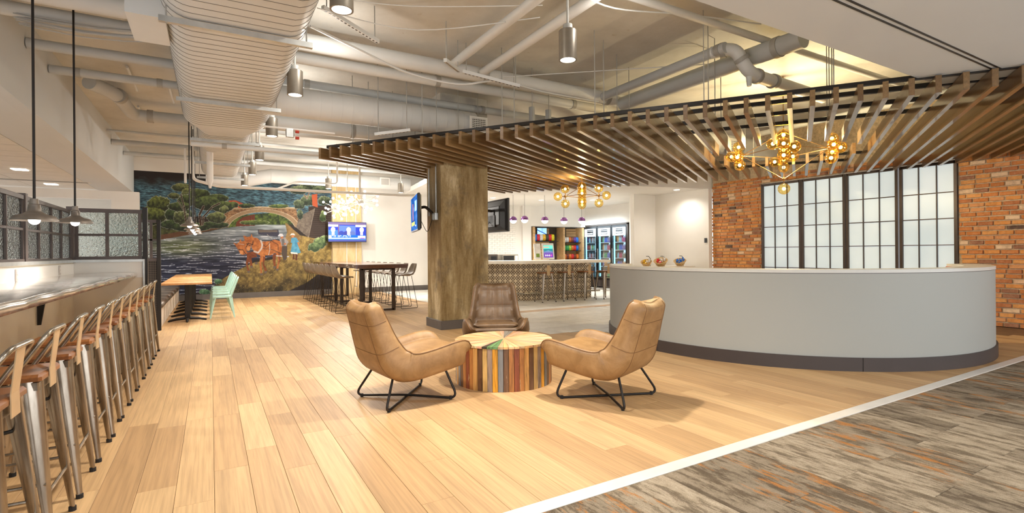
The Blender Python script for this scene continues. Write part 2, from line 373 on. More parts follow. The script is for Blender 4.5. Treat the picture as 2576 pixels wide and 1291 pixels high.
# tile pieces
tl = S(MB().prism([(4.2, 6.0), (12.2, 6.0), (12.2, 17.3), (4.6, 17.3), (4.6, 9)], -.03, -.006).build('floor_tile', 'tilebase'))
rest = MB(); cnt = 0; yy = 6.1; rr_ = 0
cand = []
while yy < 17.2:
    xx = 4.0 + (rr_ % 3) * .3
    while xx < 12.1:
        if tiled(xx + .45, yy + .15) and tiled(xx + .05, yy + .15) and tiled(xx + .85, yy + .15): cand.append((yy, xx, .9))
        else:
            for q in range(3):
                if tiled(xx + .15 + .3 * q, yy + .15): cand.append((yy, xx + .3 * q, .3))
        xx += .9
    yy += .3; rr_ += 1
cand.sort()
for i, (yy, xx, L) in enumerate(cand):
    g = MB() if i < 290 else rest
    g.bbox(xx + .002, xx + L - .002, yy + .002, yy + .298, -.02, .0005, .002)
    if i < 290: g.build('floor_tile_piece', 'stone', tl)
if rest.v: tag(rest.build('far_tile_field', 'stone', tl), kind='stuff')
# carpet
cp = S(MB().prism([(-1.5, -2.5), (12, -2.5), (12, 2.14), (-1.5, 2.14)], -.12, -.008).build('floor_carpet', 'carpet'))
rest = MB(); x = -.25; i = 0
while x < 11.2:
    y = 2.14 - 1.0 * (1 - ((i * .37) % 1.0)); first = True; ytop = 2.14
    yy = 2.14
    L0 = .25 + ((i * .37) % .75)
    while yy > -1.2:
        L = L0 if yy == 2.14 else 1.0
        g = MB(); g.bbox(x + .0006, x + .2494, yy - L + .0006, yy - .0006, -.01, random.uniform(.001, .0022), .002)
        if yy > .1 and x > .7: g.build('carpet_plank', 'carpet', cp)
        else: rest.v and None; rest.add(g.v, g.f)
        yy -= L
    x += .25; i += 1
tag(rest.build('carpet_field', 'carpet', cp), kind='stuff')
S(MB().bbox(-1.5, 11.2, 2.142, 2.238, -.02, .006, .004).build('trim_1', 'threshold'))
# walls
S(MB().box(-1.79, 6.9, YM, YM + .15, 0, 4.0).build('wall_back', 'white'))
S(MB().box(6.9, 12.3, 15.6, 15.75, 0, 4.0).box(6.75, 6.9, 15.6, 17.45, 0, 4.0).build('wall_kitchen', 'white'))
for i, (x0, x1, y0, y1) in enumerate([(-1.79, 6.75, YM - .018, YM)]):
    S(MB().bbox(x0, x1, y0, y1, 0, .16, .004).build('baseboard_back', 'baseboard'))
S(MB().box(3.38, 4.3, YM - .12, YM - .0005, .0, 4.0).build('wall_pilaster', 'column2'))
for cx_ in (3.82, 4.12):
    tag(MB().tube([(cx_, YM - .14, .2), (cx_, YM - .14, 3.9)], .014, 8).build('conduit', 'white', None, True), 'vertical white conduit on the pale pilaster, ' + ('left' if cx_ < 4 else 'right') + ' of the pair', 'conduit')
# low ceiling on the left with its fascia
S(MB().box(-1.93, -1.79, -2, YM, 3.0, 4.0).box(-2.5, -1.93, -2, YM, 3.0, 3.05).build('wall_fascia', 'soffit'))
lc = S(MB().box(-7, -2.5, -2, 17.0, 3.03, 3.06).build('ceiling_left', 'ceilpanel'))
for ix in range(3):
    for iy in range(31):
        x0 = -2.51 - 1.22 * ix; y0 = -1.6 + .61 * iy
        if y0 + .61 > 17.0: continue
        MB().bbox(x0 - 1.205, x0 - .0, y0 + .008, y0 + .602, 3.0, 3.028, .005).build('ceiling_panel', 'ceilpanel', lc)
S(MB().box(-7, -1.65, 17.0, 17.2, 2.78, 3.0).box(-2.25, -1.65, 17.0, 17.2, 0, 2.78).build('wall_far_left', 'white'))
S(MB().box(-9, -2.2, 20.5, 20.6, 0, 3.4).box(-9, -2.0, 17.2, 20.5, 3.1, 3.2).build('wall_beyond', 'ceilpanel'))
S(MB().box(-7.1, -7.0, -2, 17, 0, 3.1).build('wall_left', 'white'))
# slab
S(MB().box(-1.8, 16, -2, 20, 4.0, 4.15).build('ceiling', 'slab'))
# right front soffit
S(MB().box(-1.5, 11.3, -2, 2.31, 2.95, 4.0).build('ceiling_soffit', 'soffit'))
S(MB().box(2.0, 6.35, 1.800, 1.816, 2.9465, 2.955).box(2.0, 6.35, 1.845, 1.861, 2.9465, 2.955).build('trim_2', 'black'))
# kitchen soffit
S(MB().prism([(6.6, 12.1), (8.75, 9.45), (11.3, 8.95), (13, 8.95), (13, 15.7), (6.75, 15.7)], 2.9, 3.3).build('ceiling_kitchen', 'white'))
S(MB().prism([(5.75, 17.3), (5.35, 13.9), (6.65, 12.2), (6.75, 15.6), (6.75, 17.3)], 3.3, 3.45).build('ceiling_cove', 'white'))
S(MB().box(11.1, 11.24, 8.9, 10.9, 0, 2.9).box(10.28, 11.1, 10.75, 10.9, 0, 2.9).build('wall_side_kitchen', 'white'))
S(MB().box(12.02, 12.2, 10.9, 15.75, 2.26, 2.9).prism([(10.28, 10.9), (13, 10.9), (13, 12.83), (12.05, 12.83)], 0, 2.9).build('wall_cooler', 'white'))

# brick wall with window
BX = 11.24
wb = S(MB().box(BX + .02, BX + .2, -1.5, 3.815, 0, 4.0).box(BX + .02, BX + .2, 7.52, 8.9, 0, 4.0).box(BX + .02, BX + .2, 3.80, 7.52, 2.86, 4.0).box(BX + .02, BX + .2, 3.80, 7.52, 0, .42).build('wall_brick', 'grout'))
br = MB(); cand = []; bh = .065; bl = .203
z = .0; row = 0
while z < 3.0:
    off = random.uniform(-.02, .02) + (row % 2) * bl / 2; y = -1.4 + off
    while y < 8.9:
        L = bl * random.uniform(.86, 1.08); y0, y1 = y, min(y + L, 8.9)
        for (p, q) in ((-1.4, 3.80), (3.80, 7.52), (7.52, 8.9)):
            s0, s1 = max(y0, p), min(y1, q)
            if s1 - s0 < .03: continue
            if p == 3.80 and not (z < .36 or z > 2.86): continue
            vis = (2.0 < s0 < 3.8 and z > .3) or (s0 > 7.5 and z > 1.0)
            cand.append((0 if (2.2 < s0 < 3.82 and .2 < z < 2.8) else (1 if vis else 2), s0, s1, z))
        y += L + .014
    z += bh + .015; row += 1
cand.sort(key=lambda c_: (c_[0], c_[1]))
for i, (_, s0, s1, z) in enumerate(cand):
    g = MB() if i < 298 else br
    e = random.uniform(-.006, .006); j = [random.uniform(-.004, .004) for _ in range(4)]
    xf = BX - .004 + e
    vs = [(xf + .03, s0, z), (xf + .03, s1, z), (xf + .03, s1, z + bh), (xf + .03, s0, z + bh), (xf, s0 + .004 + abs(j[0]), z + .004 + abs(j[1])), (xf, s1 - .004 - abs(j[2]), z + .004), (xf + j[0], s1 - .004, z + bh - .004 - abs(j[3])), (xf, s0 + .004, z + bh - .005)]
    g.add(vs, [(4, 7, 6, 5), (0, 4, 5, 1), (1, 5, 6, 2), (2, 6, 7, 3), (3, 7, 4, 0)])
    if i < 298: g.build('brick', 'brick', wb)
tag(br.build('brick_field', 'brick', wb), kind='stuff')
# window: four units of 3 x 5 panes
zr = [.43, .895, 1.36, 1.828, 2.292, 2.80]
for wi, (ya, yb) in enumerate([(7.475, 6.594), (6.532, 5.677), (5.608, 4.74), (4.656, 3.842)]):
    y0, y1 = yb, ya; fr = MB(); x0, x1 = BX - .03, BX + .04
    for b in ((y0 - .03, y0 + .02), (y1 - .02, y1 + .03)): fr.bbox(x0, x1, b[0], b[1], .40, 2.84, .004)
    fr.box(x0, x1, y0, y1, 2.79, 2.84).box(x0, x1, y0, y1, .40, .44)
    wo = S(fr.build('window_%d' % (wi + 1), 'bronze'))
    ys = [y0 + (y1 - y0) * q / 3 for q in range(4)]
    for q in (1, 2): MB().bbox(x0 + .012, x1 - .01, ys[q] - .008, ys[q] + .008, .44, 2.79, .003).build('mullion', 'bronze', wo)
    for q in range(1, 5): MB().box(x0 + .016, x1 - .01, y0 + .02, y1 - .02, zr[q] - .008, zr[q] + .008).build('muntin', 'bronze', wo)
    for q in range(3):
        for zi in range(5): MB().box(BX + .012, BX + .02, ys[q] + (.02 if q == 0 else .008), ys[q + 1] - (.02 if q == 2 else .008), zr[zi] + .009, zr[zi + 1] - .009).build('pane', 'frost', wo)

# column
col = S(MB().bbox(3.35, 4.245, 8.08, 8.72, 0, 3.02, .006).build('wall_column', 'column'))
S(MB().box(3.352, 4.243, 8.082, 8.718, 3.02, 4.0).build('wall_column_head', 'slab'))
b_ = MB()
for e in ((3.325, 4.27, 8.055, 8.08), (3.325, 4.27, 8.72, 8.745), (3.325, 3.35, 8.08, 8.72), (4.245, 4.27, 8.08, 8.72)): b_.bbox(*e, 0, .15, .003)
S(b_.build('baseboard_column', 'baseboard'))
# kitchen white brick wall panel
wk = S(MB().box(6.9, 9.28, 15.2, 15.6, 0, 2.9).box(9.28, 9.62, 15.1, 15.6, 0, 2.9).box(9.62, 12.3, 15.1, 15.25, 2.2, 2.9).build('wall_tile_kitchen', 'white'))
g = MB(); z = .9; row = 0
while z < 2.84:
    x = 6.92 - (row % 2) * .1
    while x < 9.0:
        g.bbox(max(x, 6.9), min(x + .196, 9.05), 15.188, 15.2, z, z + .062, .003); x += .2
    z += .067; row += 1
tag(g.build('wall_tile', 'white', wk), kind='stuff')

# ================================================================= LIGHT FIXTURES (cans)
def can(loc, label, big=1.0, ztop=4.0):
    t_ = thing('can_light', label, 'ceiling light', loc, 0, 'bronze cylinder downlights')
    MB().lathe([(.07, .03), (.07, 0), (.084, 0), (.084, .27), (.078, .275), (.05, .275)], n=24).build('housing', 'fixture', t_, True)
    MB().lathe([(.001, .012), (.07, .012), (.07, .006), (.001, .005)], n=20).build('lens', 'glow', t_)
    MB().lathe([(.045, .275), (.045, .33), (.02, .335)], n=14).build('collar', 'clamp', t_, True)
    MB().tube([(0, 0, .33), (0, 0, ztop - loc[2])], .012, 8).build('stem', 'clamp', t_, True)
    lamp('can_beam', 'SPOT', (loc[0], loc[1], loc[2] - .02), 125 * big, (1, .92, .82), .06, angle=125, blend=.75)
    lamp('ceiling_fill', 'POINT', (loc[0] + .3, loc[1] - .3, loc[2] + .4), 9, (1, .95, .88), .03)  # added fill point brightens the slab; the can itself only shines down
    return t_
can((.84, 3.87, 3.08), 'bronze cylinder downlight cropped by top edge of photo', 1.5)
can((2.88, 3.86, 3.08), 'bronze cylinder downlight hanging nearest above the leather chairs', 1.9)
can((.83, 6.2, 3.08), 'bronze cylinder downlight right of the first duct strap')
can((.81, 8.53, 3.08), 'bronze cylinder downlight below the big round duct')
can((.81, 10.8, 3.08), 'pale cylinder downlight, nearest of the three beyond the round duct')
can((.82, 12.87, 3.08), 'pale cylinder downlight, middle of the three beyond the round duct')
can((.77, 14.96, 3.08), 'pale cylinder downlight, farthest of the row beside the duct')
can((2.8, 14.7, 3.08), 'pale cylinder downlight left of the sputnik lamps')
can((4.85, 14.75, 3.08), 'pale cylinder downlight right of the sputnik lamps')
for i, (x, y) in enumerate(((7.18, 13.35), (8.85, 13.3), (10.6, 9.5), (10.3, 12.6))):
    tag(MB().lathe([(.001, -.004), (.06, -.004), (.075, -.002), (.075, 0.001)], (x, y, 2.9), 20).build('recessed_light', 'cangl'), ('recessed round kitchen ceiling light behind the column', 'recessed round kitchen ceiling light above the snack shelves', 'recessed round ceiling light above the wicker baskets', 'recessed round ceiling light before the coolers')[i], 'ceiling light', 'recessed kitchen lights')
    lamp('recessed_beam', 'SPOT', (x, y, 2.87), 45 if i == 2 else 165, (1, .93, .84), .06, angle=150, blend=.8)
for i, (x, y) in enumerate(((.9, 1.1), (-.4, .2), (3.6, .3), (5.6, -.6), (7.6, .2), (9.6, .4))):  # lights added beyond the view to brighten carpet and foreground floor
    tag(MB().lathe([(.001, -.004), (.06, -.004), (.075, -.002), (.075, 0.001)], (x, y, 2.95), 20).build('recessed_light', 'cangl'), 'added unseen round light in the front soffit, %s from the left' % ORD[(1, 0, 2, 3, 4, 5)[i]], 'ceiling light', 'added unseen soffit lights')
    lamp('recessed_beam', 'SPOT', (x, y, 2.92), 60, (1, .95, .88), .06, angle=150, blend=.8)
for i, (x, y) in enumerate(((-3.2, 13.5), (-3.23, 15.94), (-3.2, 8.5), (-4.6, 5.5))):
    if i < 2: tag(MB().bbox(x - .11, x + .11, y - .11, y + .11, 2.985, 2.9995, .004).build('recessed_light', 'cangl'), ('square recessed light in left panel ceiling, nearer one', 'square recessed light in left panel ceiling, farther one beside the vent')[i], 'ceiling light')
    lamp('panel_beam', 'SPOT', (x, y, 2.96), 260, (.9, .96, 1), .1, angle=160, blend=.8)
v = thing('linear_vent', 'long slot vent in the left panel ceiling', 'vent', (-3.3, 15.3, 2.999)); MB().box(-1.1, .9, -.1, .1, -.006, 0).build('face', 'ceilpanel', v)
for q in range(3): MB().box(-1.05, .85, -.07 + q * .06, -.05 + q * .06, -.008, -.006).build('slot', 'black', v)

# ================================================================= SLAT CEILING
sl = thing('slat_ceiling', 'suspended walnut slat canopy sweeping over the lounge and reception desk', 'ceiling canopy')
Ld = Vector((.585, -.811, 0)).normalized(); ud = Vector((math.cos(math.radians(30.5)), math.sin(math.radians(30.5)), 0)); pd = Vector((-ud.y, ud.x, 0))
S0 = Vector((1.462, 8.345, 0)); E0 = Vector((6.41, 11.2, 0)); HC = Vector((7.72, 4.78, 0)); HR = 1.03
def isect(P):  # distance along ud to the far line E0+Ld*s
    A = P - E0; den = ud.x * Ld.y - ud.y * Ld.x; return -(A.x * Ld.y - A.y * Ld.x) / den
for i in range(54):
    P = S0 + Ld * (.2065 * i); t1 = isect(P); t1 = min(t1, (11.2 - P.x) / ud.x - .04) + .0
    segs = [(0, t1)]
    q = HC - P; al = q.dot(ud); dd = abs(q.dot(pd))
    if dd < HR: h_ = math.sqrt(HR * HR - dd * dd); segs = [(0, al - h_), (al + h_, t1)]
    # concrete column cut
    new = []
    for (s0, s1) in segs:
        tin = None
        ts = [s0 + (s1 - s0) * k / 400 for k in range(401)]
        hit = [t_ for t_ in ts if 3.31 < (P + ud * t_).x < 4.29 and 8.04 < (P + ud * t_).y < 8.76]
        if hit: new += [(s0, hit[0] - .01), (hit[-1] + .01, s1)]
        else: new.append((s0, s1))
    for (s0, s1) in new:
        if s1 - s0 < .08: continue
        M = Matrix.Translation(P + ud * s0) @ Matrix.Rotation(math.radians(30.5), 4, 'Z')
        o = MB().bbox(0, s1 - s0, -.024, .024, 0, .165, .002).build('slat', 'slat', sl); o.matrix_local = M @ Matrix.Translation((0, 0, 2.77))
nr = Vector((.811, .585, 0))
for k, n_ in enumerate((6.17, 6.5, 7.05, 7.62, 10.5, 11.25)):
    A = S0 + ud * ((n_ - S0.dot(nr)) / ud.dot(nr)) + Ld * (.05); L = 10.6 if k < 4 else 7.2
    if k == 4: A = A + Ld * .2
    B = A + Ld * L; M = Matrix.Translation((A.x, A.y, 2.937)) @ Matrix.Rotation(math.atan2(Ld.y, Ld.x), 4, 'Z')
    o = MB().box(0, L, -.02, .02, 0, .045).build('support_rail', 'black', sl); o.matrix_local = M
    for j in range(int(L / 1.25)):
        p = A + Ld * (.5 + 1.25 * j)
        if p.y < 2.4 or (p.x > 6.4 and p.y > 9.0): continue
        MB().tube([(p.x, p.y, 2.98), (p.x, p.y, 4.0)], .006, 6).build('hanger_rod', 'clamp', sl)

# ================================================================= DUCTS AND PIPES
def xpipe(name, y, z, r, x0, x1, label, mat='pipe', joints=()):
    x0 = -1.78 if x0 == -1.65 else x0
    t_ = thing(name, label, 'pipe', (x0, y, z)); L = x1 - x0
    MB().tube([(0, 0, 0), (L, 0, 0)], r, 20).build('pipe_run', mat, t_, True)
    for j in joints: MB().tube([(j - x0 - .035, 0, 0), (j - x0 + .035, 0, 0)], r * 1.1, 20).build('coupling', 'clamp', t_, True)
    return t_
def ypipe(name, x, z, r, y0, y1, label, mat='pipe', joints=()):
    t_ = thing(name, label, 'pipe', (x, y0, z)); L = y1 - y0
    MB().tube([(0, 0, 0), (0, L, 0)], r, 20).build('pipe_run', mat, t_, True)
    for j in joints: MB().tube([(0, j - y0 - .035, 0), (0, j - y0 + .035, 0)], r * 1.1, 20).build('coupling', 'clamp', t_, True)
    return t_
xpipe('insulated_pipe', 6.36, 3.76, .1, -1.65, 5.9, 'thickest insulated pipe crossing above the duct, nearest of the pair', 'duct', (3.3, 5.5))
xpipe('insulated_pipe', 6.85, 3.74, .072, -1.65, 5.88, 'slimmer insulated pipe just behind the thickest overhead one', 'duct', (2.8, 5.2))
xpipe('insulated_pipe', 7.8, 3.72, .06, -1.65, 7.4, 'grey pipe running above the big round duct', 'pipe', (1.2, 4.0))
xpipe('drain_pipe', 8.75, 3.72, .056, -1.65, 3.2, 'capped drain pipe on the left behind the second pendant rod', 'pipe', (-1.5, -.6))
xpipe('drain_pipe', 13.6, 3.7, .06, -1.65, 5.4, 'thin grey pipe nearest the mural top', 'pipe')
xpipe('drain_pipe', 13.0, 3.82, .025, -1.65, 5.0, 'slender conduit pipe below the slab before the mural', 'pipe')
xpipe('drain_pipe', 15.3, 3.75, .05, -1.65, 5.6, 'far grey pipe right above the mural', 'pipe')
t_ = thing('elbowed_drain', 'large drain pipe with a bent elbow at left fascia', 'pipe', (0, 11.1, 3.76))
MB().tube([(-.85, 0, 0), (5.2, 0, 0)], .098, 22).build('pipe_run', 'pipe', t_, True)
MB().tube(fillet([(-.85, 0, 0), (-1.15, 0, 0), (-1.25, -1.1, .05), (-1.5, -1.6, .05)], .5, 8), .1, 20).build('elbow', 'pipe', t_, True)
for p, q in (((-.95, 0, 0), (-.86, 0, 0)), ((-1.24, -1.05, .05), (-1.22, -.95, .05))): MB().tube([p, q], .114, 20).build('coupling', 'clamp', t_, True)
# big round duct with ribs
t_ = thing('round_duct', 'big round spiral duct running right from the flat duct', 'duct', (.6, 7.66, 3.4))
MB().tube([(0, 0, 0), (3.15, 0, 0)], .205, 32).build('duct_shell', 'duct', t_, True)
for k in range(20): MB().tube([(.3 + k * .145, 0, 0), (.304 + k * .145, 0, 0)], .2075, 32).build('seam_rib', 'duct', t_, True)
g = thing('register', 'white square air register at the end of the round duct', 'vent', (3.75, 7.45, 3.36), 0)
MB().bbox(-.16, .16, -.02, 0, -.13, .13, .003).build('frame', 'white', g)
MB().box(-.125, .125, -.024, -.02, -.1, .1).build('core', 'black', g)
for k in range(9): MB().box(-.12 + .03 * k - .005, -.12 + .03 * k + .005, -.028, -.022, -.1, .1).build('bar', 'white', g)
for k in range(7): MB().box(-.125, .125, -.0285, -.0245, -.09 + .03 * k - .005, -.09 + .03 * k + .005).build('bar', 'white', g)
def dup_reg(loc, rz, label, s_=1.0):
    o = copy_tree(g); o.location = loc; o.rotation_euler = (0, 0, rz); o['label'] = label; o.scale = (s_, s_, s_)
dup_reg((4.75, 16.0, 3.55), 0, 'white air register on the far duct above the white wall')
dup_reg((9.2, 6.78, 3.42), 0, 'white air register on duct seen above the globe chandelier', 1.2)
# flat oval main duct along Y
def oval(w_, h_, n=28):
    P = []
    rr = h_ / 2
    for k in range(n):
        A = 2 * PI * k / n; cx_ = (w_ / 2 - rr) * (1 if math.cos(A) > 0 else -1); P.append((cx_ + rr * math.cos(A), rr * math.sin(A)))
    return P
fd = thing('oval_duct', 'wide ribbed flat oval duct running away above the left side', 'duct', (.22, 0, 3.42))
def ring(y, w_, h_, dx=0, dz=0): return [(dx + px, y, dz + pz) for px, pz in oval(w_, h_)]
MB().rings([ring(2.3, 1.12, .44), ring(8.9, 1.12, .44), ring(9.5, .80, .40), ring(14.6, .80, .40)]).build('duct_shell', 'duct', fd, True, 50)
for k in range(51):
    y = 2.5 + k * .125
    MB().rings([ring(y, 1.126, .446), ring(y + .005, 1.126, .446)]).build('seam_rib', 'seamline', fd, True, 50)
for k in range(40):
    y = 9.6 + k * .125
    MB().rings([ring(y, .806, .406), ring(y + .005, .806, .406)]).build('seam_rib', 'seamline', fd, True, 50)
MB().box(-.80, -.53, 5.1, 5.75, -.17, .2).build('side_collar', 'duct', fd)
for k, y in enumerate((4.87, 7.28, 9.72, 12.1, 14.4)):
    s_ = thing('strut_hanger', ORD[k] + ' cross strut under the oval duct, counted from the camera', 'hanger', (.23, y, 3.17))
    hw = .57 if k < 2 else .5
    MB().box(-hw, hw, -.022, .022, -.035, .012).build('strut', 'steel', s_)
    for q in (-hw + .05, hw - .05): MB().tube([(q, 0, -.04), (q, 0, .83)], .006, 6).build('threaded_rod', 'clamp', s_)
# far round duct in front of mural top
t_ = thing('far_duct', 'pale round duct with two bends crossing above the mural', 'duct', (0, 16.2, 3.42))
MB().tube([(-.1, 0, -.02), (.9, 0, -.02), (1.5, 0, .12), (5.6, 0, .12)], .2, 24).build('duct_shell', 'duct', t_, True)
for q in (.9, 1.5, 2.7, 3.9): MB().tube([(q - .01, 0, -.02 if q < 1.2 else .12), (q + .01, 0, -.02 if q < 1.2 else .12)], .206, 24).build('duct_joint', 'duct', t_, True)
# lower round duct over mid-left (pipe F)
xpipe('round_duct', 9.4, 3.5, .0001 + .13, .65, 3.6, 'medium round duct behind the big round duct', 'duct', (.9, 2.2))
# diagonal runs along Y on the right
ypipe('drain_pipe', 2.75, 3.76, .055, 2.4, 6.2, 'left pipe of the pair rising to the upper centre', 'duct', (3.2,))
ypipe('drain_pipe', 3.2, 3.74, .055, 2.4, 6.2, 'right pipe of the pair rising to the upper centre', 'duct', (3.6,))
ypipe('drain_pipe', 5.32, 3.72, .065, 4.0, 6.22, 'slimmer grey drain pipe left of the valve elbows', 'pipe', (4.1,))
ypipe('drain_pipe', 5.72, 3.66, .11, 3.3, 6.22, 'thick grey drain pipe behind the valve elbows', 'pipe', (3.6,))
xpipe('cross_pipe', 3.76, 3.8, .04, 2.7, 9.4, 'long slim pipe crossing toward the right soffit', 'duct', (2.85,))
t_ = thing('elbow_assembly', 'painted cast elbows with hanging clamp beside the thick drain pipe', 'pipe', (0, 0, 0))
MB().tube(fillet([(5.32, 4.2, 3.72), (5.42, 3.95, 3.72), (5.55, 3.88, 3.45), (5.75, 3.9, 3.42), (7.4, 4.0, 3.42)], .12, 6), .075, 18).build('elbow_run', 'duct', t_, True)
for p, q in (((5.36, 4.1, 3.72), (5.38, 4.05, 3.72)), ((5.48, 3.91, 3.6), (5.5, 3.9, 3.56)), ((5.74, 3.9, 3.42), (5.79, 3.902, 3.42)), ((6.1, 3.92, 3.42), (6.16, 3.925, 3.42))): MB().tube([p, q], .092, 18).build('coupling', 'clamp', t_, True)
MB().tube([(5.6, 3.89, 3.40), (5.6, 3.89, 3.27)], [.04, .025], 12).build('valve_stub', 'duct', t_, True)
t_ = thing('drop_pipes', 'two vertical grey pipes dropping behind the slat canopy', 'pipe', (0, 0, 0))
for x in (4.62, 4.95): MB().tube([(x, 7.2, 2.95), (x, 7.2, 3.7)], .05, 14).build('vertical_pipe', 'pipe', t_, True)
# sprinkler main in front of mural and its branches
t_ = thing('sprinkler_main', 'white sprinkler pipe running level before the mural and sputnik lamps', 'pipe', (0, 0, 0))
MB().tube(fillet([(-.3, 12.3, 3.6), (-.3, 12.3, 2.83), (.15, 12.3, 2.72), (4.1, 12.3, 2.72), (4.4, 12.3, 2.74)], .1, 4), .03, 12).build('pipe_run', 'white', t_, True)
MB().tube([(-.42, 12.0, 3.4), (-.42, 12.0, 2.72)], .022, 10).build('drop_pipe', 'white', t_, True)
MB().tube(fillet([(1.25, 12.3, 2.72), (1.7, 12.6, 2.95), (2.6, 12.6, 2.95), (2.6, 12.6, 3.9)], .08, 4), .02, 10).build('branch_pipe', 'white', t_, True)
MB().tube([(3.05, 12.3, 2.72), (3.05, 12.3, 3.9)], .024, 10).build('branch_pipe', 'white', t_, True)
t_ = thing('sprinkler_drop', 'fat white drop pipe with a tapered nozzle before the mural', 'pipe', (.0, 11.2, 2.5))
MB().tube([(0, 0, .05), (0, 0, .13), (0, 0, .2), (0, 0, .75)], [.02, .035, .055, .055], 14).build('drop_pipe', 'white', t_, True)
xpipe('sprinkler_branch', 9.35, 3.02, .038, -.25, 1.75, 'white sprinkler branch meeting the slat canopy at left end', 'duct', (.2,))
t_ = thing('valve', 'small pipe valve with two red handles', 'valve', (1.02, 8.0, 3.05)); MB().tube([(-.4, 0, .05), (.6, 0, .05)], .014, 8).build('pipe_run', 'white', t_, True); MB().bbox(-.08, .03, -.03, .03, -.07, .05, .01).build('body', 'steel', t_)
for q in (0.02, -.07): MB().tube([(.05, 0, q), (.1, 0, q)], .022, 8).build('handle', 'red', t_, True)
# perforated struts
def strut(P, Q, label):
    P, Q = Vector(P), Vector(Q); L = (Q - P).length; t_ = thing('slotted_strut', label, 'hanger', P)
    X = (Q - P).normalized(); Y = Vector((0, 0, 1)).cross(X).normalized(); Z = X.cross(Y); M = Matrix((X, Y, Z)).transposed().to_4x4()
    MB().box(0, L, -.02, .02, 0, .04, M).build('channel', 'duct', t_)
    for k in range(int(L / .05)): MB().box(.03 + .05 * k, .055 + .05 * k, -.006, .006, -.002, .002, M).build('slot', 'black', t_)
    for q in (.05, L - .05):
        p = X * q; MB().tube([p, (p.x, p.y, 3.99 - P.z)], .006, 6).build('threaded_rod', 'clamp', t_)
strut((2.75, 6.0, 3.6), (2.35, 5.5, 3.5), 'slotted strut forming the left leg of the V hanger')
strut((2.8, 6.0, 3.6), (3.5, 5.75, 3.45), 'slotted strut forming the right leg of the V hanger')
strut((2.45, 7.0, 3.02), (2.0, 7.2, 2.95), 'short slotted strut hanging below the round duct')
strut((.95, 5.2, 3.66), (1.6, 5.6, 3.6), 'slotted strut beside the first cylinder downlight')
# cables
def cable(P, r, label, mat='duct'):
    P = [Vector(p) for p in P]; out = []
    for i in range(len(P) - 1):
        p0, p1, p2, p3 = P[max(i - 1, 0)], P[i], P[i + 1], P[min(i + 2, len(P) - 1)]
        for k in range(6):
            t_ = k / 6; out.append(.5 * ((2 * p1) + (p2 - p0) * t_ + (2 * p0 - 5 * p1 + 4 * p2 - p3) * t_ ** 2 + (3 * p1 - p0 - 3 * p2 + p3) * t_ ** 3))
    out.append(P[-1]); tag(MB().tube(out, r, 6).build('cable', mat, None, True), label, 'cable')
cable([(.9, 5.6, 3.64), (1.5, 5.9, 3.6), (2.1, 6.1, 3.52), (2.8, 6.15, 3.5), (3.4, 6.1, 3.62), (4.2, 6.15, 3.6), (5.2, 6.2, 3.62)], .014, 'thick cable sagging along the insulated pipes')
cable([(.8, 4.9, 3.7), (1.7, 4.5, 3.74), (2.7, 4.0, 3.8)], .006, 'thin cable strung from the duct to the upper centre, highest')
cable([(.8, 5.0, 3.68), (1.7, 4.85, 3.72), (2.9, 4.3, 3.78)], .005, 'thin cable strung from the duct to the upper centre, middle')
cable([(.9, 5.2, 3.66), (1.9, 5.2, 3.66), (3.0, 4.5, 3.76)], .006, 'thin cable strung from the duct to the upper centre, lowest')
cable([(3.4, 6.2, 3.7), (4.6, 5.4, 3.75), (5.9, 4.6, 3.82)], .007, 'straight thin cable above the slat canopy')
cable([(2.9, 3.8, 3.72), (3.4, 3.8, 3.66), (4.4, 3.75, 3.8), (5.4, 3.6, 3.86)], .008, 'drooping wire bundle under the slim cross pipe')
t_ = thing('cable_bundle', 'bundle of grey data cables sagging from the left fascia to the duct', 'cable', (0, 0, 0))
for k in range(14):
    y = 6.9 + random.uniform(-.1, .1) ; z = 3.7 + random.uniform(-.06, .04); P = [(-1.65, y, z)]
    sag = random.uniform(.02, .1)
    for q in range(1, 9): u = q / 8; P.append((-1.65 + 1.4 * u, y - .35 * u + random.uniform(-.01, .01), z - sag * math.sin(PI * u) - .02 * u))
    MB().tube(P, .006, 5).build('cable_strand', 'pipe', t_)
for k, (y, x) in enumerate(((9.9, -1.0), (10.4, -.55), (12.2, -1.1))):
    tag(MB().tube([(x, y - .9, 3.96), (x, y, 3.96), (x + .02, y + .1, 3.9)], .018, 8).build('conduit', 'duct', None, True), ('slim conduit on the slab by the elbowed drain', 'second slim conduit on the slab, nearer the oval duct', 'short bent conduit on the slab near the mural')[k], 'conduit')
b2 = thing('junction_box', 'grey electrical box under the slab at upper left', 'electrical box', (-1.1, 6.5, 3.8)); MB().bbox(-.08, .08, -.08, .08, 0, .1, .005).build('box_body', 'pipe', b2); MB().lathe([(.06, -.02), (.07, 0)], n=16).build('black_cap', 'black', b2)
for k, (x, y) in enumerate(((3.4, 5.9), (4.3, 5.2), (4.5, 6.4), (5.6, 5.5), (6.3, 4.9), (6.6, 6.0), (7.4, 3.6), (8.2, 6.6), (9.0, 4.0))):
    pass
# ductwork above the desk hole
xpipe('round_duct', 7.0, 3.5, .2, 5.9, 11.2, 'round duct above the reception desk opening', 'duct', (8.0, 9.6))
ypipe('drain_pipe', 9.4, 3.6, .05, 2.5, 6.3, 'grey pipe above the right part of the slats', 'pipe', (4.5,))

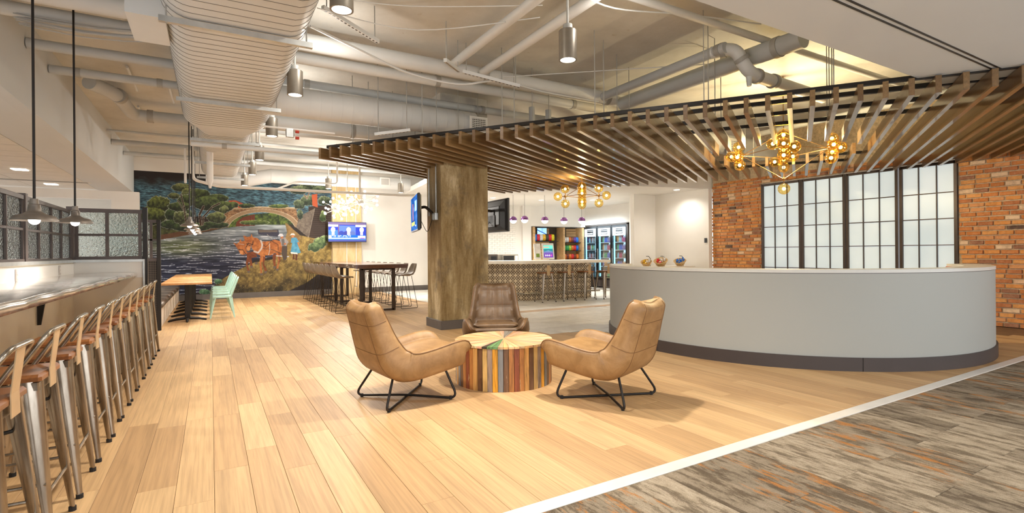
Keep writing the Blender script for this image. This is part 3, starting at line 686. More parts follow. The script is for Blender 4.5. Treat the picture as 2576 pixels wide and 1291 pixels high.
# ================================================================= LEFT BAR + PARTITION
XP = -1.53
S(MB().box(XP - .06, XP, 1.0, 8.6, 0, 1.235).build('wall_partition', 'cream'))
S(MB().box(XP, -.80, 8.6, 8.66, 0, 1.235).build('wall_return', 'cream'))
S(MB().box(XP, -.80, 8.592, 8.5995, 1.0, 1.215).box(XP, XP + .006, 1.0, 8.592, 1.0, 1.20).build('trim_3', 'white'))
S(MB().bbox(XP - .07, XP + .03, 1.0, 8.58, 1.215, 1.25, .004).bbox(XP, -.79, 8.57, 8.67, 1.215, 1.25, .004).bbox(-.80, -.775, 8.57, 8.67, 0, 1.25, .004).build('trim_4', 'steel'))
wp = thing('glass_partition', 'long dark framed partition of hammered glass above the counter wall', 'partition', (XP, 0, 0))
ymul = [3.2, 3.67, 4.13, 4.66, 5.13, 5.6, 6.07, 6.54, 6.61, 7.08, 7.52, 7.98]
for y in (4.64, 6.575, 8.52):
    MB().bbox(-.05, .02, y - .035, y + .035, 1.25, 1.90 if y < 8 else 1.93, .003).build('post', 'partition', wp)
MB().bbox(-.04, .01, 1.2, 8.55, 1.84, 1.88, .003).build('top_rail', 'partition', wp)
MB().bbox(-.04, .01, 1.2, 8.55, 1.25, 1.275, .003).build('bottom_rail', 'partition', wp)
MB().bbox(-.035, .005, 1.2, 8.55, 1.545, 1.57, .003).build('middle_rail', 'partition', wp)
edges = [1.8, 2.27, 2.74, 3.2, 3.67, 4.13, 4.6, 5.13, 5.6, 6.07, 6.54, 7.08, 7.56, 8.0, 8.49]
for k in range(len(edges) - 1):
    ya, yb = edges[k], edges[k + 1]
    MB().bbox(-.035, .006, yb - .012, yb + .012, 1.275, 1.84, .003).build('mullion', 'partition', wp)
    for z0, z1 in ((1.278, 1.543), (1.572, 1.838)): MB().box(-.018, -.012, ya + .012, yb - .012, z0, z1).build('pane', 'hammered', wp)
wr = thing('glass_partition', 'four pane hammered glass partition at the end of the bar', 'partition', (0, 8.62, 0))
for z0, z1 in ((1.25, 1.29), (1.56, 1.59), (1.87, 1.92)): MB().bbox(XP, -.80, -.025, .025, z0, z1, .003).build('rail', 'partition', wr)
for x in (-1.50, -1.185, -.83): MB().bbox(x - .018, x + .018, -.024, .024, 1.25, 1.9, .003).build('stile', 'partition', wr)
for xa, xb in ((-1.48, -1.205), (-1.165, -.85)):
    for z0, z1 in ((1.29, 1.56), (1.59, 1.87)): MB().box(xa, xb, -.003, .003, z0, z1).build('pane', 'hammered', wr)
MB().bbox(-.80, -.745, -.04, .05, 0, 1.955, .004).build('end_post', 'black', wr)
w2 = thing('screen_partition', 'second partition with perforated dark panel beyond the bar end', 'partition', (0, 10.74, 0))
MB().bbox(-.80, -.745, -.03, .05, 0, 1.91, .004).build('end_post', 'black', w2)
MB().bbox(-1.5, -.80, -.01, .03, 1.20, 1.25, .003).bbox(-1.5, -.80, -.01, .03, 1.86, 1.91, .003).bbox(-1.5, -.80, -.01, .03, 1.55, 1.58, .003).bbox(-.90, -.86, -.01, .03, 1.25, 1.86, .003).build('frame', 'partition', w2)
t = NT('perforated'); ck = t.n('ShaderNodeTexChecker'); ck.inputs['Scale'].default_value = 46; t.l(t.coord((1, 1, 1), rot=(0, .78, 0)), ck.inputs[0]); ck.inputs[1].default_value = lin((30, 26, 24)); ck.inputs[2].default_value = lin((82, 72, 62)); t.l(ck.outputs[0], t.b.inputs['Base Color']); MAT['perf'] = t.done(.5, .3)
MB().box(-1.5, -.80, 0, .012, .04, 1.20).build('perforated_panel', 'perf', w2)
MB().box(-1.48, -.90, .008, .014, 1.25, 1.86).build('pane', 'hammered', w2)
# counter slab
bar = thing('bar_counter', 'long polished metal bar counter with hammered edge along the left wall', 'counter', (0, 0, 0))
g = MB(); R = []
for k in range(60):
    y = 1.2 + (8.585 - 1.2) * k / 59; e = .006 * math.sin(k * 1.3) + .004 * math.sin(k * 2.9); zt = 1.07
    R.append([(XP + .005, y, zt - .05), (XP + .005, y, zt), (-.90 + e * .2, y, zt), (-.878 + e, y, zt - .008), (-.872 + e * 1.5, y, zt - .03), (-.88 + e, y, zt - .062 + e * .5), (-.90, y, zt - .07), (-.92, y, zt - .05)])
g.rings(R).build('countertop', 'zinc', bar, True, 60)
for y in (2.4, 6.95):
    b_ = MB(); P = [(XP + .006, 1.0), (XP + .5, 1.0), (XP + .5, .975), (XP + .2, .93), (XP + .07, .84), (XP + .035, .6), (XP + .006, .6)]
    b_.add([(x, y - .012, z) for x, z in P] + [(x, y + .012, z) for x, z in P], [tuple(range(7)), tuple(range(13, 6, -1))] + [(i, 7 + i, 7 + (i + 1) % 7, (i + 1) % 7) for i in range(7)]); b_.build('bracket', 'black', bar)
for k, (y, z) in enumerate(((6.3, 1.13), (7.84, 1.135))):
    o = thing('wall_outlet', ('nearer' if k == 0 else 'farther') + ' metal outlet plate above the bar counter', 'outlet', (XP + .007, y, z)); MB().bbox(0, .008, -.035, .035, -.055, .055, .002).build('plate', 'outlet', o)
    for q in (-.02, .02): MB().box(.008, .011, -.016, .016, q - .012, q + .012).build('socket', 'white', o)

# ---- metal stool
def leg_bm(sx, sy, top=(.135, .745), bot=(.205, 0)):
    g = MB(); R = []
    for k in range(7):
        u = k / 6; z = top[1] * (1 - u) + .015 * u; c_ = top[0] + (bot[0] - top[0]) * u; wd = .046 * (1 - u) + .017 * u
        n = 10; ring_ = []
        for j in range(n):
            A = 2 * PI * j / n; rx = wd * math.cos(A) * (1.0 if u < .72 else .9); ry = wd * math.sin(A) * .55
            # long axis tangential (perpendicular to diagonal)
            dx = (rx * 1 + ry) * .7071; dy = (-rx * 1 + ry) * .7071
            ring_.append((sx * (c_ + dx), sy * (c_ + dy), z))
        R.append(ring_)
    return g.rings(R)
def make_stool(h=.76):
    t_ = thing('metal_stool', '', 'stool'); hz = h - .018
    MB().bbox(-.165, .165, -.165, .165, h - .018, h + .012, .012).build('seat', 'seatwood', t_)
    MB().bbox(-.155, .155, -.155, .155, h - .06, h - .019, .006).build('seat_rim', 'rawsteel', t_)
    for sx in (-1, 1):
        for sy in (-1, 1):
            lg = leg_bm(sx, sy, (.125, hz), (.2, 0)).build('leg', 'rawsteel', t_, True, 50)
            MB().tube([(sx * .2, sy * .2, 0), (sx * .2, sy * .2, .022)], .017, 10).build('foot_cap', 'rubber', lg)
    for z, e in ((.235, .182), (.6, .142)):
        q = MB()
        for P in (((-e, -e, z), (e, -e, z)), ((-e, e, z), (e, e, z))) if z < .5 else (((-e, -e, z), (e, e, z)), ((-e, e, z), (e, -e, z))): q.tube(P, .008, 8)
        if z < .5:
            for P in (((-e, -e, z + .05), (-e, e, z + .05)), ((e, -e, z + .05), (e, e, z + .05))): q.tube(P, .008, 8)
        q.build('foot_rail' if z < .5 else 'cross_brace', 'rawsteel' if z < .5 else 'black', t_, True)
    # low hoop back, rear side is -y
    P = fillet([(-.15, -.05, h - .02), (-.155, -.19, h + .20), (.155, -.19, h + .20), (.15, -.05, h - .02)], .07, 7)
    MB().tube(P, .011, 10).build('back_hoop', 'rawsteel', t_, True)
    q = MB(); M = Matrix.Identity(4)
    q.rings([[(-.05, -.168, h - .07), (.05, -.168, h - .07), (.05, -.172, h - .07), (-.05, -.172, h - .07)], [(-.045, -.166, h + .02), (.045, -.166, h + .02), (.045, -.170, h + .02), (-.045, -.170, h + .02)], [(-.05, -.186, h + .195), (.05, -.186, h + .195), (.05, -.19, h + .195), (-.05, -.19, h + .195)]])
    q.build('back_splat', 'tansteel', t_)
    return t_
proto = make_stool(); used = [False]
ys = [2.12, 2.67, 3.21, 3.76, 4.32, 4.83, 5.33, 5.87, 6.42, 6.99, 7.6, 8.23]
for k, y in enumerate(ys):
    lab = 'metal bar stool with wood seat at left counter, %s one from the far end' % ORD[len(ys) - 1 - k]
    place(proto, used, (-.82, y, 0), PI / 2 * 1 + random.uniform(-.03, .03), lab, 'metal stools along the left bar')

# hanging barn pendants
def make_pendant():
    t_ = thing('pendant_lamp', '', 'pendant lamp')
    R = [(.024, .16), (.028, .12), (.036, .115), (.040, .07), (.048, .06), (.07, .045), (.12, .03), (.142, 0), (.144, -.006), (.136, -.004), (.115, .02), (.06, .035), (.03, .04)]
    MB().lathe(R, n=28).build('shade', 'pendant', t_, True, 50)
    MB().sphere((0, 0, .0), .036, 16, 10).build('bulb', 'glow', t_, True)
    MB().tube([(0, 0, .15), (0, 0, 2.3)], .009, 8).build('rod', 'black', t_)
    return t_
proto = make_pendant(); used = [False]
for k, (x, y, z, lab) in enumerate(((-1.15, 5.19, 1.575, 'weathered metal dome pendant lamp nearest over the bar counter'), (-1.15, 6.55, 1.63, 'weathered metal dome pendant lamp farther over the bar counter'), (-.31, 10.5, 1.8, 'dome pendant lamp over the butcher block tables, nearest'), (-.31, 11.95, 1.8, 'dome pendant lamp over the butcher block tables, second'), (-.31, 13.0, 1.8, 'dome pendant lamp over the butcher block tables, third'), (-.31, 14.2, 1.8, 'dome pendant lamp over the butcher block tables, farthest'))):
    place(proto, used, (x, y, z), 0, lab, 'dome pendant lamps')
    lamp('pendant_glow', 'SPOT', (x, y, z - .05), 26, (1, .9, .8), .04, angle=150, blend=.7)
for k in (2.6, 3.9): pass

# ================================================================= DINING TABLES, MINT CHAIRS, BENCH
bn = thing('banquette', 'long brown upholstered bench along the low wall', 'bench', (-1.1, 11.0, 0))
MB().bbox(-.3, .32, 0, 6.1, 0, .36, .01).build('base', 'benchfront', bn)
for k in range(40): MB().box(.32, .326, .02 + k * .152, .165 + k * .152, .03, .35).build('base_board', 'benchfront', bn)
for k in range(4):
    R = []
    for (w_, z) in ((-.02, .36), (0, .375), (0, .43), (-.03, .455), (-.08, .46)):
        y0, y1 = k * 1.52 + .005 - w_, k * 1.52 + 1.515 + w_; R.append([(-.3 - w_, y0, z), (.36 + w_, y0, z), (.36 + w_, y1, z), (-.3 - w_, y1, z)])
    MB().rings(R).build('seat_cushion', 'bench', bn, True, 60)
def make_dtable():
    t_ = thing('dining_table', '', 'table')
    tb = MB().bbox(-.42, .42, -.36, .36, .73, .765, .004).build('tabletop', 'tabletop', t_)
    MB().bbox(-.045, .045, -.045, .045, .05, .73, .006).build('post', 'black', t_)
    for k in range(4):
        A = PI / 4 * 0 + PI / 2 * k; d = Vector((math.cos(A), math.sin(A), 0)) * (.32 if k % 2 == 0 else .26)
        MB().tube([d * .1 + Vector((0, 0, .06)), d * .6 + Vector((0, 0, .045)), d * .95 + Vector((0, 0, .02)), d + Vector((0, 0, .008))], [.03, .026, .02, .016], 8).build('foot', 'black', t_, True)
    return t_
proto = make_dtable(); used = [False]
for k, y in enumerate((11.95, 12.85, 13.75, 14.65, 15.55, 16.45)): place(proto, used, (-.40, y, 0), 0, 'butcher block cafe table on black cross base, %s from the camera' % ORD[k], 'butcher block tables by the bench')
def make_mint():
    t_ = thing('metal_chair', '', 'chair'); h = .45
    R = [[(-.17, -.17, z), (.17, -.17, z), (.2, .17, z), (-.2, .17, z)] for z in (h - .03, h)]
    MB().rings(R).build('seat', 'mint', t_)
    for sx in (-1, 1):
        for sy in (-1, 1): leg_bm(sx, sy, (.145, h - .02), (.215, 0)).build('leg', 'mint', t_, True, 50)
    # apron arch
    for sy in (-1, 1):
        MB().tube([(-.16, sy * .165, .3), (-.12, sy * .163, .385), (-.05, sy * .162, .415), (.05, sy * .162, .415), (.12, sy * .163, .385), (.16, sy * .165, .3)], .018, 6).build('apron', 'mint', t_, True)
    MB().tube(fillet([(-.17, -.15, h - .02), (-.175, -.2, h + .12), (-.15, -.29, h + .38), (.15, -.29, h + .38), (.175, -.2, h + .12), (.17, -.15, h - .02)], .09, 6), .013, 10).build('back_hoop', 'mint', t_, True)
    MB().rings([[(-w_, y_, z_), (w_, y_, z_), (w_, y_ - .004, z_), (-w_, y_ - .004, z_)] for w_, y_, z_ in ((.028, -.165, h - .02), (.03, -.2, h + .12), (.05, -.286, h + .375))]).build('back_splat', 'mint', t_, True)
    for x in (-.08, .08): MB().tube([(x, -.17, h), (x * 1.1, -.21, h + .12), (x * 1.1, -.285, h + .37)], .008, 6).build('back_rod', 'mint', t_, True)
    return t_
proto = make_mint(); used = [False]
for k, y in enumerate((12.18, 13.1, 14.0, 14.95, 15.9)): place(proto, used, (.2, y, 0), PI / 2 + .02 * k, 'mint green metal chair at the cafe tables, %s in the row' % ORD[k], 'mint metal chairs')

# ================================================================= MURAL
def noise2(x, y, s, seed=0):
    rs = np.random.RandomState(seed); G_ = rs.rand(64, 64); x = x / s; y = y / s
    xi = np.floor(x).astype(int); yi = np.floor(y).astype(int); fx = x - xi; fy = y - yi; fx = fx * fx * (3 - 2 * fx); fy = fy * fy * (3 - 2 * fy)
    g_ = lambda a_, b_: G_[a_ % 64, b_ % 64]
    return (g_(xi, yi) * (1 - fx) + g_(xi + 1, yi) * fx) * (1 - fy) + (g_(xi, yi + 1) * (1 - fx) + g_(xi + 1, yi + 1) * fx) * fy
def fb(x, y, s, seed=0): return .5 * noise2(x, y, s, seed) + .3 * noise2(x, y, s / 2.1, seed + 1) + .2 * noise2(x, y, s / 4.3, seed + 2)
def poly(x, y, P):
    ins = np.zeros(x.shape, bool); j = len(P) - 1
    for i in range(len(P)):
        x1, y1 = P[i]; x2, y2 = P[j]
        if y1 != y2: c_ = ((y1 > y) != (y2 > y)) & (x < (x2 - x1) * (y - y1) / (y2 - y1) + x1); ins ^= c_
        j = i
    return ins
def paint_grid(name, o, ux, uz, nx, nz, func, mat, parent=None):
    U, V = np.meshgrid(np.linspace(0, 1, nx), np.linspace(0, 1, nz)); o, ux, uz = np.array(o, float), np.array(ux, float), np.array(uz, float)
    P = o + U[..., None] * ux + V[..., None] * uz
    me = bpy.data.meshes.new(name); me.vertices.add(nx * nz); me.vertices.foreach_set('co', P.reshape(-1).astype(np.float32))
    i = np.arange(nx * nz).reshape(nz, nx); q = np.stack([i[:-1, :-1], i[:-1, 1:], i[1:, 1:], i[1:, :-1]], -1).reshape(-1); nf = (nx - 1) * (nz - 1)
    me.loops.add(nf * 4); me.loops.foreach_set('vertex_index', q.astype(np.int32)); me.polygons.add(nf); me.polygons.foreach_set('loop_start', np.arange(0, nf * 4, 4, dtype=np.int32))
    me.update(calc_edges=True); me.validate()
    rgb = func(U, V, P) / 255.0; rgb = np.where(rgb <= .04045, rgb / 12.92, ((rgb + .055) / 1.055) ** 2.4)
    at = me.color_attributes.new('col', 'FLOAT_COLOR', 'POINT'); at.data.foreach_set('color', np.concatenate([rgb, np.ones(rgb.shape[:2] + (1,))], -1).reshape(-1).astype(np.float32))
    me.materials.append(MAT[mat]); ob = bpy.data.objects.new(name, me); C.objects.link(ob)
    if parent: ob.parent = parent
    return ob
def mural(U, V, P):
    X, Z = P[..., 0], P[..., 2]; cs, sn = math.cos(TH), math.sin(TH)
    R_ = X * cs - YM * sn; D = X * sn + YM * cs; r_ = R_ / D * F; d_ = -(Z - H) / D * F
    x = 1288 + r_ + d_ * .00875; y = 634.4 - r_ * .00875 + d_
    img = np.zeros(x.shape + (3,)); 
    def put(m, c_, k=1.0):
        c_ = np.array(c_, float) if not isinstance(c_, np.ndarray) else c_
        kk = (m * k)[..., None]; img[:] = img * (1 - kk) + c_ * kk
    def mixc(a_, b_, f_): return np.array(a_, float) * (1 - f_[..., None]) + np.array(b_, float) * f_[..., None]
    put(np.ones(x.shape), (34, 27, 25))
    wv = fb(x + 20 * noise2(x, y, 30, 5), y, 18, 3); st = fb(x * .35 + y * .9, y * 2.2 - x * .5, 5, 9)
    sky = np.clip((y - 448 + 25 * (fb(x, y, 40, 2) - .5) * 2) / 25, 0, 1) * (y < 545)
    put(sky, mixc((28, 44, 54), (92, 134, 150), np.clip(st * 2.0 - .5, 0, 1)))
    # far right dark wall
    put(poly(x, y, [(776, 520), (840, 515), (840, 612), (776, 598)]), mixc((44, 32, 26), (92, 74, 60), (np.sin(y * 1.3) > .4) * .5))
    # water
    wt = poly(x, y, [(330, 603), (400, 603), (480, 590), (530, 582), (575, 571), (640, 564), (717, 564), (731, 575), (725, 600), (715, 640), (640, 655), (600, 680), (560, 700), (520, 735), (330, 750)])
    row_ = fb(x * .12, y * 1.5, 4, 21); n_ = fb(x, y, 30, 31)
    g_ = np.clip((y - 560) / 160, 0, 1)
    base = mixc((150, 160, 162), (30, 32, 52), np.clip(g_ * 1.5, 0, 1)); base = base * (1 - .0) + 0
    gy = np.exp(-((y - 622) / 22) ** 2) * np.exp(-((x - 450) / 90) ** 2); base = base * (1 - .6 * gy[..., None]) + np.array((120, 130, 70)) * .6 * gy[..., None]
    base = base + ((row_ - .5) * 190)[..., None] * np.clip(1.15 - g_, 0, 1)[..., None]
    put(wt, np.clip(base, 8, 250)); put(wt & (row_ > .74) & (y < 690), (216, 218, 224), .7)
    for k in range(26):
        yy = 600 + k * 5.6 + 1.6 * np.sin(x / (13 + k % 5) + k); put(wt & (np.abs(y - yy) < .55) & (noise2(x, y * 0 + k * 7.7, 38, 40 + k) > .52), (205, 210, 222), .8)
    # far bank + greens under arch
    put(poly(x, y, [(573, 545), (745, 530), (742, 566), (640, 565), (573, 573)]), mixc((30, 44, 24), (110, 130, 52), np.clip(fb(x, y, 7, 50) * 1.8 - .4, 0, 1)))
    put(poly(x, y, [(592, 570), (596, 558), (610, 547), (641, 539), (641, 568)]), mixc((70, 34, 22), (130, 62, 36), (np.sin(x * 1.9) > 0) * .8))
    # towpath ground
    gp = poly(x, y, [(717, 560), (731, 572), (755, 592), (800, 602), (836, 612), (836, 660), (800, 690), (770, 712), (720, 735), (600, 752), (505, 752), (555, 705), (590, 684), (640, 660), (690, 652), (712, 620), (722, 585)])
    gn = fb(x, y, 9, 60); gd = np.clip((y - 640) / 90, 0, 1)
    gc = mixc((96, 78, 40), (176, 150, 84), np.clip(gn * 1.8 - .4, 0, 1)) * (1 - .68 * gd[..., None] * np.clip(fb(x, y, 26, 61) * 1.9 - .3, .25, 1)[..., None]); put(gp, gc)
    put(poly(x, y, [(720, 560), (733, 572), (760, 600), (735, 612), (716, 602), (724, 585)]), (136, 104, 66), .7)
    put(gp & (fb(x * .9 + y, y * .9, 2.5, 62) > .70), (196, 174, 108), .4)
    # bridge
    arch = ((x - 658) / 97.0) ** 2 + ((y - 578) / 52.0) ** 2; inner = ((x - 658) / 85.0) ** 2 + ((y - 580) / 46.0) ** 2
    body = poly(x, y, [(556, 566), (565, 538), (578, 527), (655, 524), (745, 527), (750, 545), (747, 578), (737, 560)]) & (inner > 1) & (y < 572)
    bn_ = fb(x, y, 4, 70); put(body, mixc((92, 66, 44), (170, 132, 94), np.clip(bn_ * 1.7 - .35, 0, 1))); put(body & (np.abs(y % 4.2 - 2.1) < .4), (80, 56, 40), .5)
    put((arch < 1.0) & (inner > 1) & (y < 572), (150, 128, 100), .75); put((np.abs(arch - 1) < .012) & (y < 570), (226, 214, 190), .8); put((np.abs(inner - 1) < .014) & (y < 570), (226, 214, 190), .7)
    put(poly(x, y, [(575, 523), (655, 519.5), (748, 522), (748, 527), (655, 524), (575, 528)]), (160, 138, 104)); put((np.abs(y - (521 + .0003 * (x - 655) ** 2)) < .5) & (x > 590) & (x < 748), (226, 216, 196), .8)
    put(poly(x, y, [(574, 505), (592, 504), (632, 521), (600, 524), (596, 516), (580, 512)]), (158, 70, 40))
    put(poly(x, y, [(745, 573), (752, 545), (792, 524), (776, 598)]), mixc((78, 68, 60), (132, 120, 106), bn_)); put(np.abs((x - 792) * (598 - 524) - (776 - 792) * (y - 524)) < 40, (200, 190, 176), .5 * ((y > 524) & (y < 598)))
    # foliage
    def leaves(blobs, dark, light, seed, outline=True):
        m = np.zeros(x.shape); wob = (fb(x, y, 7, seed) - .5) * 9
        lt = np.zeros(x.shape)
        for bx, by, rx, ry in blobs:
            q = 1 - np.sqrt(((x - bx) / rx) ** 2 + ((y - by) / ry) ** 2) + wob / max(rx, ry); m = np.maximum(m, q); lt = np.maximum(lt, np.where(q > 0, np.clip(1 - (y - by + ry) / (1.5 * ry), 0, 1), 0))
        ins = m > 0; n__ = fb(x, y, 5, seed + 3)
        put(ins, mixc(dark, light, np.clip(lt * .9 + (n__ - .5) * 1.3, 0, 1)))
        if outline: put((m > 0) & (m < .05), (206, 208, 196), .55)
    def trunk(P, wd, c_=(58, 40, 30)):
        for (x1, y1), (x2, y2) in zip(P[:-1], P[1:]):
            L2 = (x2 - x1) ** 2 + (y2 - y1) ** 2; tt = np.clip(((x - x1) * (x2 - x1) + (y - y1) * (y2 - y1)) / L2, 0, 1); dd_ = np.hypot(x - x1 - tt * (x2 - x1), y - y1 - tt * (y2 - y1))
            put((dd_ < wd + .7) & (dd_ > wd), (206, 200, 188), .6); put(dd_ < wd, c_)
    put(poly(x, y, [(330, 560), (420, 566), (520, 566), (575, 560), (573, 572), (480, 590), (400, 604), (330, 604)]), mixc((34, 36, 20), (88, 92, 48), np.clip(fb(x, y, 6, 80) * 1.8 - .4, 0, 1)))
    put(poly(x, y, [(400, 592), (480, 578), (573, 564), (575, 571), (480, 590), (400, 604)]), (98, 60, 42), .8)
    leaves([(400, 515, 30, 22), (385, 545, 36, 22), (370, 530, 14, 10)], (30, 36, 20), (120, 132, 62), 90)
    leaves([(450, 540, 36, 20), (440, 565, 40, 12), (480, 572, 50, 12), (540, 566, 36, 9)], (24, 34, 24), (74, 96, 52), 95)
    leaves([(437, 493, 15, 8), (455, 472, 24, 11), (475, 486, 20, 12)], (34, 42, 28), (134, 140, 84), 100)
    leaves([(470, 505, 26, 15), (500, 492, 30, 17), (450, 520, 28, 12), (520, 512, 36, 18), (545, 500, 30, 12), (560, 520, 30, 14), (585, 516, 14, 8), (620, 518, 20, 6)], (26, 34, 22), (96, 112, 60), 105)
    leaves([(455, 548, 20, 18), (545, 548, 24, 14), (563, 528, 10, 10)], (38, 44, 30), (128, 138, 84), 110)
    trunk([(455, 490), (463, 520), (468, 560)], 1.6); trunk([(448, 505), (462, 530)], .9); trunk([(510, 566), (512, 545), (535, 520), (552, 512)], 1.8); trunk([(505, 566), (502, 540), (512, 520)], 2.6); trunk([(492, 560), (490, 530)], 1.6)
    leaves([(752, 478, 26, 11), (790, 468, 36, 10), (775, 505, 22, 14), (752, 515, 14, 12), (755, 540, 8, 12), (815, 505, 16, 12), (806, 478, 20, 10)], (34, 46, 34), (132, 146, 106), 115)
    trunk([(765, 490), (772, 500), (778, 485)], 1.0, (110, 66, 44)); put(poly(x, y, [(784, 490), (798, 488), (799, 522), (786, 518)]), (176, 82, 46)); leaves([(700, 519, 26, 5), (640, 560, 40, 6)], (50, 66, 34), (120, 136, 66), 118)
    leaves([(805, 612, 18, 14), (790, 622, 16, 12), (818, 600, 14, 8), (812, 545, 8, 14)], (50, 70, 44), (158, 180, 118), 120)
    leaves([(515, 735, 14, 7), (548, 708, 10, 6)], (40, 70, 48), (120, 160, 120), 124)
    # reflections of the far bridge / boat
    put(poly(x, y, [(648, 578), (700, 578), (702, 586), (700, 596), (650, 590)]), (44, 44, 62), .85); put(poly(x, y, [(650, 579), (698, 579), (698, 584), (652, 585)]), (110, 98, 84), .8)
    # animals & people, in a local frame
    X_ = (x - 560) / .1395; Y_ = (y - 560) / .1395; org = fb(x, y, 6, 130)
    def pp(P, c_, k=1.0): put(poly(X_, Y_, P), c_, k)
    hide = mixc((140, 78, 38), (196, 124, 68), np.clip(org * 1.5 - .25, 0, 1)); hided = mixc((84, 40, 20), (150, 80, 36), org)
    def ph(P, c_): put(poly(X_, Y_, P), c_)
    ph([(430, 540), (590, 520), (620, 620), (520, 640), (540, 780), (500, 800), (480, 700), (450, 760), (492, 880), (455, 905), (415, 720), (440, 640)], hided)
    ph([(190, 360), (250, 388), (300, 350), (318, 293), (345, 345), (390, 325), (420, 370), (410, 450), (450, 560), (400, 575), (360, 582), (318, 568), (285, 500), (248, 440)], hide)
    ph([(545, 265), (620, 280), (700, 345), (850, 335), (940, 308), (1030, 335), (1075, 400), (1080, 470), (1052, 560), (1045, 660), (1010, 780), (1000, 860), (962, 850), (1000, 700), (985, 600), (950, 545), (860, 592), (770, 592), (745, 690), (700, 720), (712, 930), (685, 940), (664, 730), (680, 592), (600, 560), (520, 450)], hide)
    ph([(730, 600), (770, 640), (745, 740), (800, 860), (770, 900), (720, 760)], hided); ph([(905, 575), (965, 560), (955, 700), (958, 800), (930, 812), (905, 700)], hided)
    ph([(372, 232), (420, 250), (445, 262), (505, 250), (518, 200), (545, 262), (560, 330), (505, 430), (495, 500), (452, 515), (418, 470), (398, 330)], hide)
    pp([(1000, 540), (1050, 540), (1040, 700), (1000, 760), (1012, 640)], (84, 44, 24), .6); pp([(420, 450), (495, 450), (490, 505), (452, 514)], (206, 150, 96), .7); pp([(300, 510), (370, 510), (362, 580), (322, 566)], (214, 150, 92), .7)
    def ln(P, wd, c_, k=.9):
        for (x1, y1), (x2, y2) in zip(P[:-1], P[1:]):
            L2 = (x2 - x1) ** 2 + (y2 - y1) ** 2 + 1e-6; tt = np.clip(((X_ - x1) * (x2 - x1) + (Y_ - y1) * (y2 - y1)) / L2, 0, 1); put(np.hypot(X_ - x1 - tt * (x2 - x1), Y_ - y1 - tt * (y2 - y1)) < wd, c_, k)
    ln([(690, 330), (715, 400), (700, 470), (640, 545), (570, 520)], 15, (196, 190, 186)); ln([(430, 440), (460, 370), (540, 400), (550, 330)], 7, (40, 30, 26)); ln([(425, 380), (500, 420)], 6, (40, 30, 26)); ln([(290, 490), (360, 490), (410, 560)], 6, (40, 30, 26)); ln([(300, 385), (390, 400)], 5, (170, 160, 150))
    ln([(720, 470), (900, 490), (1190, 620)], 5, (70, 60, 52)); ln([(840, 360), (850, 490), (830, 580)], 6, (190, 186, 176)); ln([(730, 400), (780, 440), (880, 330), (1000, 400), (1000, 500)], 5, (60, 44, 34)); ln([(970, 600), (1190, 615)], 9, (196, 196, 200)); ln([(800, 210), (900, 310)], 3, (170, 160, 150))
    for fx_, fy_ in ((470, 890), (520, 800), (700, 935), (775, 895), (935, 805), (985, 850), (605, 735)): put(((X_ - fx_) / 26) ** 2 + ((Y_ - fy_) / 22) ** 2 < 1, (96, 84, 76))
    pp([(1020, 305), (1060, 285), (1125, 270), (1190, 350), (1165, 390), (1150, 425), (1060, 425), (1050, 350)], (150, 146, 144)); pp([(1060, 300), (1110, 290), (1125, 415), (1070, 415)], (104, 100, 100)); pp([(1072, 422), (1166, 420), (1162, 640), (1135, 680), (1095, 675), (1060, 560)], (74, 64, 58))
    put(((X_ - 1070) / 26) ** 2 + ((Y_ - 268) / 24) ** 2 < 1, (176, 110, 70)); pp([(990, 245), (1030, 200), (1075, 198), (1100, 245), (1060, 255)], (200, 202, 208)); put(((X_ - 1125) / 22) ** 2 + ((Y_ - 385) / 16) ** 2 < 1, (180, 112, 74))
    pp([(1235, 290), (1270, 268), (1330, 272), (1375, 350), (1340, 358), (1410, 545), (1350, 560), (1225, 540), (1255, 372), (1232, 360)], np.array(mixc((44, 112, 152), (110, 176, 200), org))); pp([(1225, 530), (1345, 545), (1355, 572), (1230, 560)], (226, 222, 218))
    pp([(1262, 565), (1296, 568), (1295, 660), (1262, 670)], (92, 50, 34)); pp([(1310, 570), (1350, 572), (1345, 680), (1312, 685)], (92, 50, 34)); put(((X_ - 1265) / 24) ** 2 + ((Y_ - 250) / 24) ** 2 < 1, (192, 124, 80)); pp([(1210, 232), (1240, 198), (1290, 198), (1305, 232), (1260, 222)], (222, 218, 214)); pp([(1345, 360), (1370, 355), (1392, 440), (1380, 440)], (196, 124, 74))
    put(y > 742 + 3 * noise2(x, y, 30, 1), (38, 30, 28), .8)
    return np.clip(img, 0, 255)
mo = paint_grid('wall_mural', (-1.79, YM - .006, .16), (5.165, 0, 0), (0, 0, 3.46), 600, 400, mural, 'painted')
tag(mo, 'wide painted canal mural with arched stone bridge, two mules and two walkers', 'mural')

# ================================================================= HIGH TABLE + BUCKET STOOLS
ht = thing('communal_table', 'long live edge walnut high table on black steel frames', 'table', (3.2, 13.7, 0))
for k in range(2):
    R = []
    ys_ = np.linspace(-2.75, .02, 24) if k == 0 else np.linspace(.03, 2.7, 24)
    for y in ys_:
        e1 = .03 * math.sin(y * 3.1 + 1) + .015 * math.sin(y * 7.7); e2 = .035 * math.sin(y * 2.3) + .015 * math.sin(y * 8.9 + 2)
        R.append([(-.53 + e1, y, .975), (-.55 + e1, y, 1.06), (.55 + e2, y, 1.06), (.53 + e2, y, .975)])
    MB().rings(R).build('tabletop', 'liveedge', ht)
for y in (-2.3, -.35, .35, 2.25):
    g = MB(); 
    for x in (-.36, .36): g.box(x - .035, x + .035, y - .03, y + .03, 0.015, .975)
    g.box(-.36, .36, y - .03, y + .03, .015, .06).box(-.36, .36, y - .03, y + .03, .93, .975); g.build('leg_frame', 'bronze', ht)
